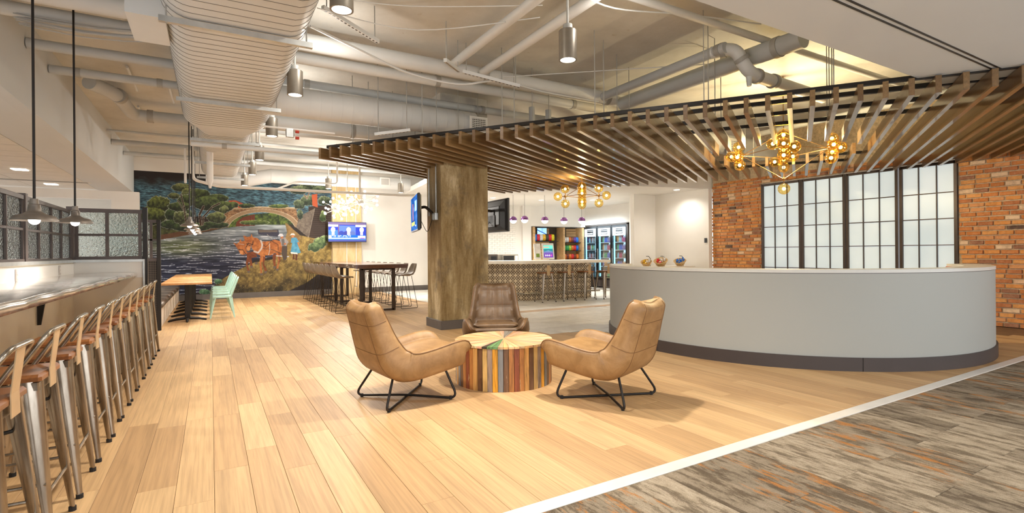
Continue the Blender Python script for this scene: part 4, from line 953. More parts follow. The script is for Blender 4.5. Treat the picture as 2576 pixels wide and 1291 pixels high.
for x in (-.36, .36): MB().box(x - .025, x + .025, -2.3, 2.25, .03, .06).build('stretcher', 'bronze', ht) if x < 0 else None
def make_bucket():
    t_ = thing('bucket_stool', '', 'stool')
    # profile (y back negative), shell lofted from front edge to back top
    P = [(.20, .775), (.18, .785), (.08, .775), (-.06, .765), (-.15, .79), (-.2, .86), (-.225, .94), (-.24, 1.01), (-.243, 1.05)]
    W = [.165, .18, .19, .195, .19, .18, .165, .15, .12]; RS = [.0, .015, .03, .045, .07, .08, .075, .06, .04]
    n = 9; R = []
    for (y, z), w_, rs in zip(P, W, RS):
        i = P.index((y, z)); a_ = P[max(i - 1, 0)]; b_ = P[min(i + 1, len(P) - 1)]; d = Vector((0, b_[0] - a_[0], b_[1] - a_[1])).normalized(); nn = Vector((0, -d.z, d.y)); nn = -nn if nn.dot(Vector((0, 1, 1))) < 0 else nn
        top = [Vector((w_ * u, y, z)) + nn * rs * abs(u) ** 2.4 for u in np.linspace(-1, 1, n)]; bot = [p - nn * .014 for p in top[::-1]]
        R.append(top + bot)
    MB().rings(R).build('shell', 'greyshell', t_, True, 70)
    for sx in (-1, 1):
        MB().tube(fillet([(sx * .15, .12, .77), (sx * .2, .2, .01), (sx * .2, -.21, .01), (sx * .15, -.08, .762)], .03, 4), .006, 8).build('sled_leg', 'wire', t_, True)
    MB().tube([(-.175, .17, .3), (.175, .17, .3)], .006, 8).build('foot_rail', 'wire', t_, True); MB().tube([(-.19, -.18, .14), (.19, -.18, .14)], .005, 8).build('rear_bar', 'wire', t_, True)
    MB().tube([(-.15, .12, .768), (.15, .12, .768)], .006, 8).build('seat_bar', 'wire', t_, True)
    return t_
proto = make_bucket(); used = [False]
for k in range(7): place(proto, used, (2.5, 11.65 + .66 * k, 0), -PI / 2 + random.uniform(-.03, .03), 'grey bucket stool on the left side of the high table, %s from camera' % ORD[k], 'grey bucket stools')
for k in range(8): place(proto, used, (3.99, 11.8 + .6 * k, 0), PI / 2 + random.uniform(-.03, .03), 'grey bucket stool on the right side of the high table, %s from camera' % ORD[k], 'grey bucket stools')
# sputnik lamps
rs = random.Random(3)
for k, (x, y, z) in enumerate(((3.2, 12.84, 2.56), (3.2, 14.23, 2.59), (3.2, 15.6, 2.61))):
    t_ = thing('sputnik_lamp', ('nearest', 'middle', 'farthest')[k] + ' sputnik chandelier with round white bulbs over the high table', 'chandelier', (x, y, z), 0, 'sputnik chandeliers')
    MB().sphere((0, 0, 0), .075, 16, 10).build('hub', 'nickel', t_, True); MB().tube([(0, 0, .07), (0, 0, 4.0 - z)], .008, 8).build('rod', 'nickel', t_)
    for q in range(22):
        A = 2.39996 * q; cz = 1 - 2 * (q + .5) / 22; s_ = math.sqrt(1 - cz * cz); L = rs.choice([.30, .38, .46]); d = Vector((s_ * math.cos(A), s_ * math.sin(A), cz * .62)) * L
        am = MB().tube([d * .15, d], .005, 6).build('arm', 'nickel', t_); MB().sphere(tuple(d * 1.06), .032, 10, 7).build('bulb', 'glow', am, True)
    lamp('sputnik_glow', 'POINT', (x, y, z - .25), 52, (1, .94, .86), .03)
    lamp('sputnik_glow_up', 'POINT', (x, y, z + .35), 14, (1, .94, .86), .03)

# ================================================================= TELEVISIONS
def news(U, V, P):
    img = np.zeros(U.shape + (3,)); img[:] = (40, 52, 140)
    def bx(x0, x1, y0, y1, c_): m = (U >= x0) & (U < x1) & (V >= y0) & (V < y1); img[m] = c_
    def el(cx_, cy_, rx, ry, c_): m = ((U - cx_) / rx) ** 2 + ((V - cy_) / ry) ** 2 < 1; img[m] = c_
    bx(0, 1, .88, 1, (90, 80, 110)); bx(0, .25, .77, .88, (225, 235, 250)); bx(.72, 1, .77, .88, (225, 235, 250)); bx(.25, .28, .34, .86, (86, 70, 96)); bx(.28, .72, .34, .84, (70, 92, 200))
    el(.5, .36, .14, .2, (50, 52, 110)); el(.34, .42, .08, .14, (46, 56, 120)); el(.64, .4, .07, .16, (70, 84, 130)); bx(0, .24, .34, .6, (58, 96, 214))
    for cx_, cy_ in ((.12, .62), (.53, .62), (.88, .62)): el(cx_, cy_, .055, .13, (250, 236, 226)); bx(cx_ - .035, cx_ + .035, .34, .52, (244, 240, 250)); bx(cx_ - .008, cx_ + .008, .34, .48, (150, 90, 140))
    bx(0, 1, .2, .34, (30, 80, 160)); bx(0, .08, .2, .32, (150, 160, 220)); bx(.78, .98, .16, .3, (246, 240, 248)); bx(.84, .96, .17, .19, (220, 30, 110))
    for k in range(14): bx(.1 + .035 * k, .125 + .035 * k, .285, .305, (220, 232, 250)) if k % 4 != 3 else None; bx(.1 + .035 * k, .122 + .035 * k, .235, .255, (200, 215, 240)) if k % 3 else None
    bx(0, .8, .15, .19, (214, 226, 250)); bx(0, 1, 0, .14, (60, 66, 120)); bx(0, 1, .11, .15, (60, 120, 210))
    return img
def blue(U, V, P):
    n_ = noise2(U * 40, V * 40, 5, 8); img = np.zeros(U.shape + (3,)); img[:] = (14, 60, 130); img += (n_ * 60)[..., None]
    def bx(x0, x1, y0, y1, c_): m = (U >= x0) & (U < x1) & (V >= y0) & (V < y1); img[m] = c_
    bx(.3, .38, .3, .8, (214, 120, 110)); bx(.62, .9, .55, .85, (150, 190, 226)); bx(.1, .6, .14, .26, (190, 190, 110)); bx(.7, .8, .1, .14, (250, 250, 250)); return np.clip(img, 0, 255)
def tv(name, label, w_, h_, loc, rz, func, thick=.05, back=False):
    t_ = thing(name, label, 'television', loc, rz)   # screen faces local -y
    MB().bbox(-w_ / 2, w_ / 2, 0, thick, -h_ / 2, h_ / 2, .006).build('casing', 'plastic', t_)
    R = [[(-w_ / 2 * s_, y, -h_ / 2 * s_), (w_ / 2 * s_, y, -h_ / 2 * s_), (w_ / 2 * s_, y, h_ / 2 * s_), (-w_ / 2 * s_, y, h_ / 2 * s_)] for s_, y in ((.96, thick), (.9, thick + .025), (.6, thick + .04), (.55, thick + .045))]
    MB().rings(R).build('rear_cover', 'plastic', t_)
    paint_grid('screen', (-w_ / 2 + .014, -.002, -h_ / 2 + .02), (w_ - .028, 0, 0), (0, 0, h_ - .034), 120, 70, func, 'screen', t_)
    return t_
t_ = tv('television', 'flat television showing news panel, on the pale pilaster', 1.2, .64, (3.78, 16.85, 1.985), 0, news)
MB().box(-.05, .05, .09, .32, -.1, .1).build('wall_arm', 'black', t_)
def bracket(t_, d, y0=.1):
    MB().tube(fillet([(0, y0, .1), (.05, y0 + d * .4, .12), (0, y0 + d, 0)], .05, 4), .025, 8).build('arm', 'black', t_, True); MB().box(-.12, .12, y0 - .02, y0, -.12, .12).build('mount_plate', 'black', t_)
    MB().tube(fillet([(.05, y0, -.1), (.1, y0 + d * .5, -.35), (0, y0 + d, -.05)], .1, 5), .005, 6).build('cable', 'rubber', t_, True)
ang = math.atan2(8.95 - 7.9, 3.13 - 2.87)
t_ = tv('television', 'flat television seen edge on, bracketed left of the concrete column', 1.08, .6, (3.0, 8.42, 1.97), ang + PI, blue, .045); bracket(t_, .22)
t_ = tv('television', 'flat television seen from behind, bracketed right of the concrete column', 1.1, .6, (4.62, 8.5, 1.97), PI / 2 - .01, blue, .045); bracket(t_, .29)
MB().bbox(-.16, .16, .045, .1, -.2, .02, .01).build('rear_connector', 'black', t_)
cd = thing('conduit', 'two steel conduits and box on the left face of the column', 'conduit', (3.34, 8.3, 0))
for y in (-.06, .27): MB().tube([(-.012, y, 1.95), (-.012, y, 2.9)], .012, 8).build('conduit_run', 'steel', cd, True)
MB().bbox(-.06, 0, -.12, 0, 1.86, 1.98, .004).build('junction_box', 'steel', cd)

# ================================================================= COFFEE TABLE
ct = thing('drum_table', 'round drum coffee table of multicoloured reclaimed wood staves', 'coffee table', (2.573, 4.58, 0))
TC = [(196, 146, 82), (214, 150, 40), (150, 84, 44), (104, 72, 48), (70, 50, 42), (150, 130, 116), (176, 116, 60), (206, 168, 104), (126, 62, 36), (118, 120, 122), (190, 126, 46), (216, 176, 120)]
def tmat(name, c_, ax=2):
    t = NT(name); s = [26, 26, 26]; s[ax] = 2.2; g_ = t.noise(t.coord(tuple(s), True), 1, 6, .7, .8); s = [40, 40, 40]; s[ax] = 5; g2 = t.noise(t.coord(tuple(s), True), 1, 4, .7)
    d_ = tuple(int(v_ * .55) for v_ in c_); l_ = tuple(min(255, int(v_ * 1.12 + 10)) for v_ in c_)
    cc = t.ramp(g_, [(.3, d_), (.48, c_), (.7, l_)]); cc = t.mix(t.ramp(g2, [(.66, (0, 0, 0)), (.7, (255, 255, 255))]), cc, (206, 180, 140)); t.l(cc, t.b.inputs['Base Color']); t.bump(g_, .3, .004); return t.done(.35, 0, .2)
SM = [tmat('stave_wood_%d' % i, c_) for i, c_ in enumerate(TC)]
order = [3, 6, 5, 4, 0, 8, 2, 6, 10, 1, 7, 2, 3, 11, 8, 4, 9, 5, 0, 7, 1, 6, 2, 10]
N = 60; Rr = .485
for k in range(N):
    a0, a1 = 2 * PI * k / N + .004, 2 * PI * (k + 1) / N - .004; ro = Rr + random.uniform(-.002, .003); ri = Rr - .03
    g = MB(); pts = [(ro * math.cos(a0), ro * math.sin(a0)), (ro * math.cos(a1), ro * math.sin(a1)), (ri * math.cos(a1), ri * math.sin(a1)), (ri * math.cos(a0), ri * math.sin(a0))]
    g.prism(pts, 0, .398).build('stave', SM[order[(k * 7 + k // 5) % 24]], ct)
TW = [(222, 178, 126), (228, 192, 142), (208, 160, 114), (222, 172, 112), (214, 160, 130), (200, 168, 124), (230, 200, 154), (132, 126, 116), (100, 140, 90), (64, 58, 50)]
TM = [tmat('wedge_wood_%d' % i, c_, 0) for i, c_ in enumerate(TW)]
N = 60
for k in range(N):
    a0, a1 = 2 * PI * k / N + .0025, 2 * PI * (k + 1) / N - .0025; ro = Rr + .008; g = MB()
    L0 = .012
    am = (a0 + a1) / 2; hw = (a1 - a0) / 2
    g.prism([(L0, -L0 * math.tan(hw)), (ro * math.cos(hw), -ro * math.sin(hw)), (ro, 0), (ro * math.cos(hw), ro * math.sin(hw)), (L0, L0 * math.tan(hw))], 0, .02)
    deg = math.degrees(am) % 360
    mi = 8 if 220 < deg < 235 else 9 if 213 < deg <= 220 else 7 if 50 < deg < 62 else (k * 5 + k // 3) % 7
    o = g.build('wedge', TM[mi], ct); o.location = (0, 0, .4 + random.uniform(-.0005, .0008)); o.rotation_euler = (0, 0, am)
MB().lathe([(.001, 0), (.012, 0), (.012, .021), (.001, .021)], (0, 0, .4), 10).build('centre_cap', TM[1], ct)

# ================================================================= LOUNGE CHAIRS
def lounge(name, label, loc, rz, mat, smat='seam'):
    t_ = thing(name, label, 'lounge chair', loc, rz, 'leather lounge chairs')
    # path: x forward, z up ; (x, z, halfwidth, rise(arm), thick_in)
    ST = [(.435, .385, .285, .07, .0), (.41, .405, .355, .115, .03), (.30, .395, .385, .125, .045), (.12, .365, .385, .12, .045), (-.04, .34, .375, .125, .04), (-.155, .345, .355, .14, .03),
          (-.225, .41, .34, .13, .03), (-.26, .49, .32, .10, .03), (-.295, .59, .303, .075, .035), (-.33, .70, .287, .062, .035), (-.365, .80, .272, .055, .03), (-.39, .87, .258, .05, .02), (-.402, .915, .235, .03, .0)]
    # refine by interpolation
    A = np.array(ST); tt = np.linspace(0, len(ST) - 1, 46); idx = np.minimum(tt.astype(int), len(ST) - 2); fr_ = (tt - idx)[:, None]
    pm = np.clip(idx - 1, 0, None); p3 = np.clip(idx + 2, None, len(ST) - 1); P0, P1, P2, P3 = A[pm], A[idx], A[idx + 1], A[p3]
    I = .5 * (2 * P1 + (P2 - P0) * fr_ + (2 * P0 - 5 * P1 + 4 * P2 - P3) * fr_ ** 2 + (3 * P1 - P0 - 3 * P2 + P3) * fr_ ** 3)
    R = []; edgeL = []; edgeR = []; nU = 15
    for i, (x_, z_, w_, rs, ti) in enumerate(I):
        a_ = I[max(i - 1, 0)]; b_ = I[min(i + 1, len(I) - 1)]; d = Vector((b_[0] - a_[0], 0, b_[1] - a_[1])).normalized(); nn = Vector((d.z, 0, -d.x)); 
        if nn.dot(Vector((.6, 0, 1))) < 0: nn = -nn
        u_ = tt[i] / (len(ST) - 1); back = 1 if u_ > .52 else 0
        to = .125 - .045 * max(0, (u_ - .5) * 2) ; to *= min(1, u_ * 9 + .35) * min(1, (1 - u_) * 8 + .25)
        us = np.sin(np.linspace(-1, 1, nU) * PI / 2)
        dip = -.048 * max(0, (u_ - .8) / .2)
        def tuft(u):
            if u_ < .55: return .012 * (1 - u * u)
            r_ = (u_ - .5) / .5 * 3.0; c_ = (u * .98 + .75) / 1.5 * 4; return .03 * (abs(math.sin(PI * r_)) ** .5) * (abs(math.sin(PI * c_)) ** .6)
        def P_(yf, h_):
            return Vector((x_, w_ * yf, z_)) + nn * h_ + d * (dip * (1 - yf * yf) - .03 * max(0, (u_ - .84) / .16) * abs(yf) ** 10)
        q_ = rs + .004
        half_in = [(.985, q_ * .93), (.93, q_), (.87, q_ * .9), (.81, ti * .5 + (q_ - ti * .5) * .45), (.75, ti * .5 + .004)]
        top = [P_(-a_, h_) for a_, h_ in half_in] + [P_(u, ti * .5 + tuft(u)) for u in np.linspace(-.66, .66, 13)] + [P_(a_, h_) for a_, h_ in half_in[::-1]]
        ho = [(1.02, q_ * .6), (1.03, q_ * .15 - to * .2), (1.0, -to * .55), (.92, -to * .82), (.76, -to * .96), (.5, -to), (.25, -to * 1.01)]
        bot = [P_(a_, h_) for a_, h_ in ho] + [P_(0, -to * 1.01)] + [P_(-a_, h_) for a_, h_ in ho[::-1]]
        edgeL.append(top[0]); edgeR.append(top[-1]); R.append(top + bot)
    sh_ = MB().rings(R).build('shell', mat, t_, True, 80)
    for e in (edgeL, edgeR): MB().tube([p + Vector((0, 0, .0)) for p in e], .0045, 6).build('welt', smat, t_, True)
    # back outer seams and cushions
    k0 = 16
    cush = []
    for i in range(3, 22):
        x_, z_, w_, rs, ti = I[i]; q = (i - 3) / 18; b = math.sin(PI * min(max(q, .03), .97)) ** .45
        ring_ = []
        for k in range(16):
            A_ = 2 * PI * k / 16; cy = math.copysign(abs(math.cos(A_)) ** .5, math.cos(A_)); cz = math.copysign(abs(math.sin(A_)) ** .7, math.sin(A_)); ring_.append((x_, cy * (w_ * .70) * (.9 + .1 * b), z_ + .045 + cz * .045 * b))
        cush.append(ring_)
    MB().rings(cush).build('seat_cushion', mat, t_, True, 80)
    nt = 23
    for row_ in (27, 35): MB().tube([p * 1.0 for p in R[row_][nt:]], .003, 5).build('back_seam', smat, t_, True)
    for j in (8, 11, 14): MB().tube([R[i][j] for i in range(23, 44)], .0025, 5).build('tuft_seam', smat, t_, True)
    for i in (31, 38): MB().tube([R[i][j] for j in range(5, 18)], .0025, 5).build('tuft_seam', smat, t_, True)
    for j in (nt + 4, nt + 10): MB().tube([R[i][j] for i in range(14, 44)], .003, 5).build('back_seam', smat, t_, True)
    # crossed sled base
    f_ = .485; tp = .2
    for s_ in (1, -1):
        A_ = Vector((f_ * .70, s_ * f_ * .70, .012)); B_ = -Vector((f_ * .70, s_ * f_ * .70, -.012))
        z_o = .012 if s_ > 0 else .03
        P = [(.24, s_ * .2, .36), (A_.x, A_.y, .012), (0, 0, z_o), (B_.x, B_.y, .012), (-.2, -s_ * .2, .30)]
        MB().tube(fillet(P, .09, 7), .0105, 10).build('base_rod', 'black', t_, True)
        for e in (.86, -.86): p = Vector((f_ * .7 * e, s_ * f_ * .7 * e, 0)); MB().tube([(p.x, p.y, 0), (p.x, p.y, .028)], .014, 8).build('glide', 'rubber', t_, True)
    return t_
lounge('lounge_chair', 'tan leather lounge chair left of the drum table, back toward camera left', (1.50, 4.47, 0), math.radians(7), 'leather')
lounge('lounge_chair', 'tan leather lounge chair right of the drum table, before the reception desk', (3.05, 3.55, 0), math.radians(112), 'leather')
lounge('lounge_chair', 'dark brown tufted leather lounge chair behind the drum table, facing camera', (3.03, 5.60, 0), math.radians(243), 'leatherdark')

# ================================================================= RECEPTION DESK
dk = thing('reception_desk', 'large curved grey reception desk with dark plinth', 'desk', (7.494, 4.81, 0))
def arc(r0, r1, z0, z1, a0, a1, n=64):
    g = MB(); R = []
    for k in range(n + 1):
        A = math.radians(a0 + (a1 - a0) * k / n); R.append([(r * math.cos(A), r * math.sin(A), z) for r, z in ((r0, z0), (r1, z0), (r1, z1), (r0, z1))])
    return g.rings(R)
arc(2.36, 2.49, .14, 1.045, 122, 312).build('curved_panel', 'desk', dk, True, 40)
for k, (p, q) in enumerate(((122, 180), (180.15, 232), (232.15, 287), (287.15, 312))): arc(2.34, 2.51, 0, .145, p, q, 20).build('plinth', 'darkbase', dk, True, 40)
arc(2.20, 2.495, 1.045, 1.082, 122, 312).build('counter_top', 'desktop', dk, True, 40)
arc(2.485, 2.492, 1.04, 1.05, 122, 312).build('shadow_line', 'darkbase', dk, True, 40)
arc(1.72, 2.2, .72, .75, 122, 312).build('work_surface', 'desktop', dk, True, 40)
arc(2.19, 2.2, .75, 1.045, 122, 312).build('inner_panel', plain('terracotta_panel', (190, 104, 80), .5), dk, True, 40)

# ================================================================= GLOBE CHANDELIERS
def globe_light(t_, p, d, r):
    d = Vector(d).normalized(); p = Vector(p); c_ = p + d * (r + .062)
    st = MB().tube([p, p + d * .06], .008, 8).build('globe_stem', 'brass', t_, True)
    MB().sphere(tuple(c_), r, 20, 12).build('globe', 'amber', st, True); MB().sphere(tuple(c_ + d * .0), r * .3, 10, 8).build('bulb', 'glowwarm', st, True)
def chandelier(label, c_, rad, drop, n, rz, r, ztop, per, bottom=True):
    t_ = thing('globe_chandelier', label, 'chandelier', c_, rz, 'amber globe chandeliers')
    top = Vector((0, 0, drop * .75)); MB().tube([(0, 0, drop * .75), (0, 0, ztop - c_[2])], .007, 8).build('stem', 'brass', t_); MB().sphere(tuple(top), .028, 12, 8).build('hub', 'brass', t_, True)
    hubs = [Vector((rad * math.cos(2 * PI * k / n), rad * math.sin(2 * PI * k / n), 0)) for k in range(n)]
    for k, h_ in enumerate(hubs):
        MB().sphere(tuple(h_), .028, 12, 8).build('hub', 'brass', t_, True); MB().tube([top, h_], .006, 6).build('strut', 'brass', t_); MB().tube([h_, hubs[(k + 1) % n]], .006, 6).build('strut', 'brass', t_)
        o_ = h_.normalized(); tg = Vector((-o_.y, o_.x, 0))
        for d in per(o_, tg): globe_light(t_, h_, d, r)
    if bottom:
        bt = Vector((0, 0, -drop)); MB().sphere(tuple(bt), .028, 12, 8).build('hub', 'brass', t_, True)
        for h_ in hubs: MB().tube([bt, h_], .006, 6).build('strut', 'brass', t_)
        globe_light(t_, bt, (0, 0, -1), r)
    return t_
UPV = Vector((0, 0, 1))
ch1 = chandelier('smaller amber globe chandelier hanging near the kitchen counter', (6.36, 8.1, 2.40), .33, .26, 4, math.radians(51.9), .086, 2.95, lambda o_, tg: (UPV, o_, -UPV), False)
ch2 = chandelier('large amber globe chandelier hanging in the round opening above desk', (7.72, 4.78, 2.82), .60, .42, 4, math.radians(31.8), .088, 4.0, lambda o_, tg: (UPV + o_ * .3, o_, -UPV + o_ * .2, tg + o_ * .4 - UPV * .3, -tg + o_ * .4 + UPV * .2))
lamp('chandelier_glow', 'POINT', (7.72, 4.78, 2.98), 80, (1, .80, .45), .03)
lamp('chandelier_glow_low', 'POINT', (7.72, 4.78, 2.55), 70, (1, .82, .52), .03)
lamp('chandelier_glow_small', 'POINT', (6.36, 8.1, 2.62), 60, (1, .80, .48), .03)

# ================================================================= KITCHEN
kc = thing('kitchen_counter', 'angled kitchen counter clad in patterned tiles under a thick pale top', 'counter', (0, 0, 0))
A_ = Vector((7.2, 11.7, 0)); B_ = Vector((9.32, 11.5, 0)); Lf = Vector((5.9, 13.35, 0)); 
def face(P, Q, parent, n_, z0=.0, zt=1.0):
    d = (Q - P); L = d.length; d.normalize(); ang_ = math.atan2(d.y, d.x); M = Matrix.Translation(P) @ Matrix.Rotation(ang_, 4, 'Z')
    k = 0; w_ = .15
    while k * w_ < L - .01:
        for j in range(7):
            x1 = min((k + 1) * w_, L); o = MB().bbox(k * w_ + .001, x1 - .001, -.012, 0, j * w_ + .001 if j else .0, min((j + 1) * w_ - .001, 1.0), .001).build('counter_tile', 'pattern', parent); o.matrix_local = M
        k += 1
face(A_, B_, kc, 14); face(Lf, A_, kc, 10)
nrm = lambda P, Q: Vector((-(Q - P).y, (Q - P).x, 0)).normalized()
MB().prism([(A_.x, A_.y + .002), (B_.x, B_.y + .002), (9.34, 12.2), (7.55, 12.35), (6.35, 13.85), (Lf.x + .002, Lf.y)], 0, 1.0).build('body', 'darkboard', kc)
MB().prism([(6.98, 11.25), (9.62, 11.0), (9.7, 12.2), (7.55, 12.4), (6.35, 13.9), (5.55, 13.2)], .99, 1.065).build('countertop', 'quartz', kc)
MB().tube([(5.75, 13.2, .2), (7.12, 11.55, .2), (9.5, 11.33, .2)], .025, 10).build('foot_rail', 'nickel', kc, True)
proto2 = make_stool(); used = [False]
for k, (x, y, a_) in enumerate(((7.5, 11.12, -.06), (8.14, 11.1, -.02), (8.78, 11.06, .03), (9.4, 11.0, .0), (6.15, 12.35, -.9), (5.8, 12.85, -.8))):
    place(proto2, used, (x, y, 0), a_, ('metal bar stool at kitchen counter front, leftmost', 'metal bar stool at kitchen counter front, second from left', 'metal bar stool at kitchen counter front, third from left', 'metal bar stool at right end of the kitchen counter', 'metal bar stool half hidden right of the concrete column', 'metal bar stool at the angled counter side, mostly behind column')[k], 'metal stools at the kitchen')
def make_dome():
    t_ = thing('dome_pendant', '', 'pendant lamp'); MB().sphere((0, 0, 0), .104, 20, 8, -.12, 1).build('mirrored_dome', 'mirror_dome', t_, True); MB().sphere((0, 0, 0), .1, 20, 8, -1, -.1).build('glass_bowl', 'opal', t_, True); MB().tube([(0, 0, .085), (0, 0, .7)], .004, 6).build('cord', 'black', t_); return t_
proto = make_dome(); used = [False]
for k, (x, y) in enumerate(((7.25, 12.3), (7.42, 11.98), (8.1, 12.0), (8.8, 12.05), (9.25, 11.8))): place(proto, used, (x, y, 2.19), k * 1.3, 'small violet mirrored ball pendant over the kitchen, %s from left' % ORD[k], 'mirrored ball pendants')
# tablets and appliances
tb = thing('display_tablet', 'large white tablet shaped display leaning on the kitchen counter', 'display', (8.05, 11.75, 1.07), -.25)
def tabfn(U, V, P):
    img = np.zeros(U.shape + (3,)); a1 = np.clip((V - .3) / .5, 0, 1); img[:] = np.array((92, 60, 140)) * (1 - a1)[..., None] + np.array((90, 200, 170)) * a1[..., None]
    img[(V > .6 - .25 * np.abs(U - .5)) & (V < .72)] = (40, 110, 120); img[(V > .82) & (V < .88) & (U < .6)] = (230, 110, 100)
    for k in range(4): m = ((U - .2 - .2 * k) / .06) ** 2 + ((V - .17) / .07) ** 2 < 1; img[m] = ((240, 240, 250), (230, 230, 240), (250, 250, 250), (236, 70, 160))[k]
    return img
tl_ = .12
M = Matrix.Rotation(-.2, 4, 'X'); o = MB().bbox(-.17, .17, -.02, .02, .03, .47, .008).build('body', 'tablet', tb); o.matrix_local = M
o = paint_grid('screen', (-.135, -.023, .07), (.27, 0, 0), (0, 0, .34), 60, 80, tabfn, 'screen', tb); o.matrix_local = M
t2 = thing('display_board', 'narrow white display board beside the leaning tablet', 'display', (7.76, 11.85, 1.07), -.25); o = MB().bbox(-.09, .09, -.03, .03, .03, .46, .005).build('body', 'tablet', t2); o.matrix_local = M
o = MB().box(-.05, .05, -.034, -.03, .08, .18).build('green_label', plain('green_label', (120, 150, 60), .5), t2); o.matrix_local = M
mw = thing('microwave', 'silver microwave on the back kitchen counter', 'microwave', (8.55, 14.7, .92)); MB().bbox(-.3, .3, 0, .35, 0, .30, .01).build('body', 'nickel', mw); MB().box(-.27, .13, -.006, 0, .05, .26).build('door', 'plastic', mw); MB().box(.17, .27, -.006, 0, .05, .26).build('keypad', 'tablet', mw)
cm = thing('coffee_machine', 'small grey appliance left of the microwave', 'appliance', (7.95, 14.75, .92)); MB().bbox(-.15, .15, 0, .3, 0, .31, .015).build('body', 'darkboard', cm); MB().box(-.1, .1, -.01, 0, .1, .25).build('front', 'plastic', cm)
bc = thing('back_counter', 'white back counter under the tiled kitchen wall', 'counter', (8.1, 14.85, 0)); MB().bbox(-1.15, 1.15, -.25, .34, 0, .88, .005).build('cabinet_body', 'white', bc); MB().bbox(-1.18, 1.18, -.28, .335, .88, .92, .004).build('worktop', 'quartz', bc)
for k in range(4): dr = MB().bbox(-1.13 + .565 * k, -.575 + .565 * k, -.268, -.25, .05, .86, .004).build('cabinet_door', 'white', bc); MB().tube([(-.62 + .565 * k, -.285, .55), (-.62 + .565 * k, -.285, .75)], .006, 6).build('handle', 'nickel', dr)
# snack alcove
al = thing('snack_shelving', 'wooden snack display unit with slatwall and dark panels', 'shelving', (0, 15.25, 0))
MB().box(9.66, 12.0, .33, .35, 0, 2.2).build('back_panel', 'darkboard', al)
for x0, x1 in ((9.72, 9.82), (11.03, 11.11), (11.9, 11.98)): MB().bbox(x0, x1, -.1, .33, 0, 2.18, .004).build('post', 'slatwall', al)
for (xa, xb) in ((9.83, 10.68), (11.45, 11.9)):
    for k in range(20): MB().bbox(xa, xb, .30, .328, .2 + k * .098, .288 + k * .098, .004).build('slat_board', 'slatwall', al)
MB().box(9.83, 10.85, -.05, .3, 1.66, 1.68).build('shelf', 'black', al)
for z in (1.0, 1.32, 1.62): MB().box(11.2, 11.9, 0, .3, z, z + .015).build('shelf', 'black', al)
sc2 = thing('small_screen', 'small blue security screen on the slatwall', 'screen', (10.3, 15.45, 2.02)); MB().bbox(-.22, .22, 0, .04, -.15, .15, .005).build('casing', 'plastic', sc2)
def secfn(U, V, P):
    img = np.zeros(U.shape + (3,)); img[:] = (150, 200, 250); img[(np.abs(V - .75 + .6 * U) < .06)] = (20, 50, 120); img[(U > .35) & (U < .85) & (np.abs((U * 10) % 1 - .5) < .12) & (V > .4)] = (40, 90, 180); img[(V < .08)] = (20, 50, 150); return img
paint_grid('screen', (-.2, -.003, -.135), (.4, 0, 0), (0, 0, .27), 60, 40, secfn, 'screen', sc2)
SC = [(206, 40, 60), (236, 236, 230), (240, 170, 40), (60, 60, 50), (200, 40, 40), (250, 210, 40), (40, 110, 200), (160, 200, 60), (226, 110, 40), (120, 60, 40), (60, 150, 80), (90, 50, 140)]
PM = [plain('packet_%d' % i, c_, .3, 0, .25, 30) for i, c_ in enumerate(SC)]
def packet(x, y, z, w_, h_, mi, lab, grp, tilt=0):
    g = MB(); R = []
    for (zz, d) in ((0, .004), (h_ * .12, .03), (h_ * .5, .04), (h_ * .88, .03), (h_, .004)): R.append([(-w_ / 2, -d, zz), (w_ / 2, -d, zz), (w_ / 2, d, zz), (-w_ / 2, d, zz)])
    o = g.rings(R).build('snack_packet', PM[mi], None, True, 60); o.location = (x, y, z); o.rotation_euler = (tilt, 0, 0); tag(o, lab, 'snack', grp); return o
for k in range(7): packet(9.92 + .125 * k, 15.32, 1.69, .115, .24, (6, 0, 1, 2, 3, 4, 5)[k], ('pale blue', 'crimson topped', 'white', 'orange', 'dark green', 'red', 'yellow')[k] + ' snack bag standing on left snack shelf', 'snack bags on the left shelf', .0)
for z, nme in ((1.015, 'bottom'), (1.335, 'middle'), (1.635, 'top')):
    for k in range(6): packet(11.26 + .11 * k, 15.38, z, .1, .2, ((8, 9, 8, 4, 9, 8), (10, 10, 7, 8, 4, 6), (1, 1, 8, 9, 11, 6))[(z > 1.1) + (z > 1.5)][k], 'snack packet on the %s right snack shelf, %s from left' % (nme, ORD[k]), 'snack packets on the %s right shelf' % nme)
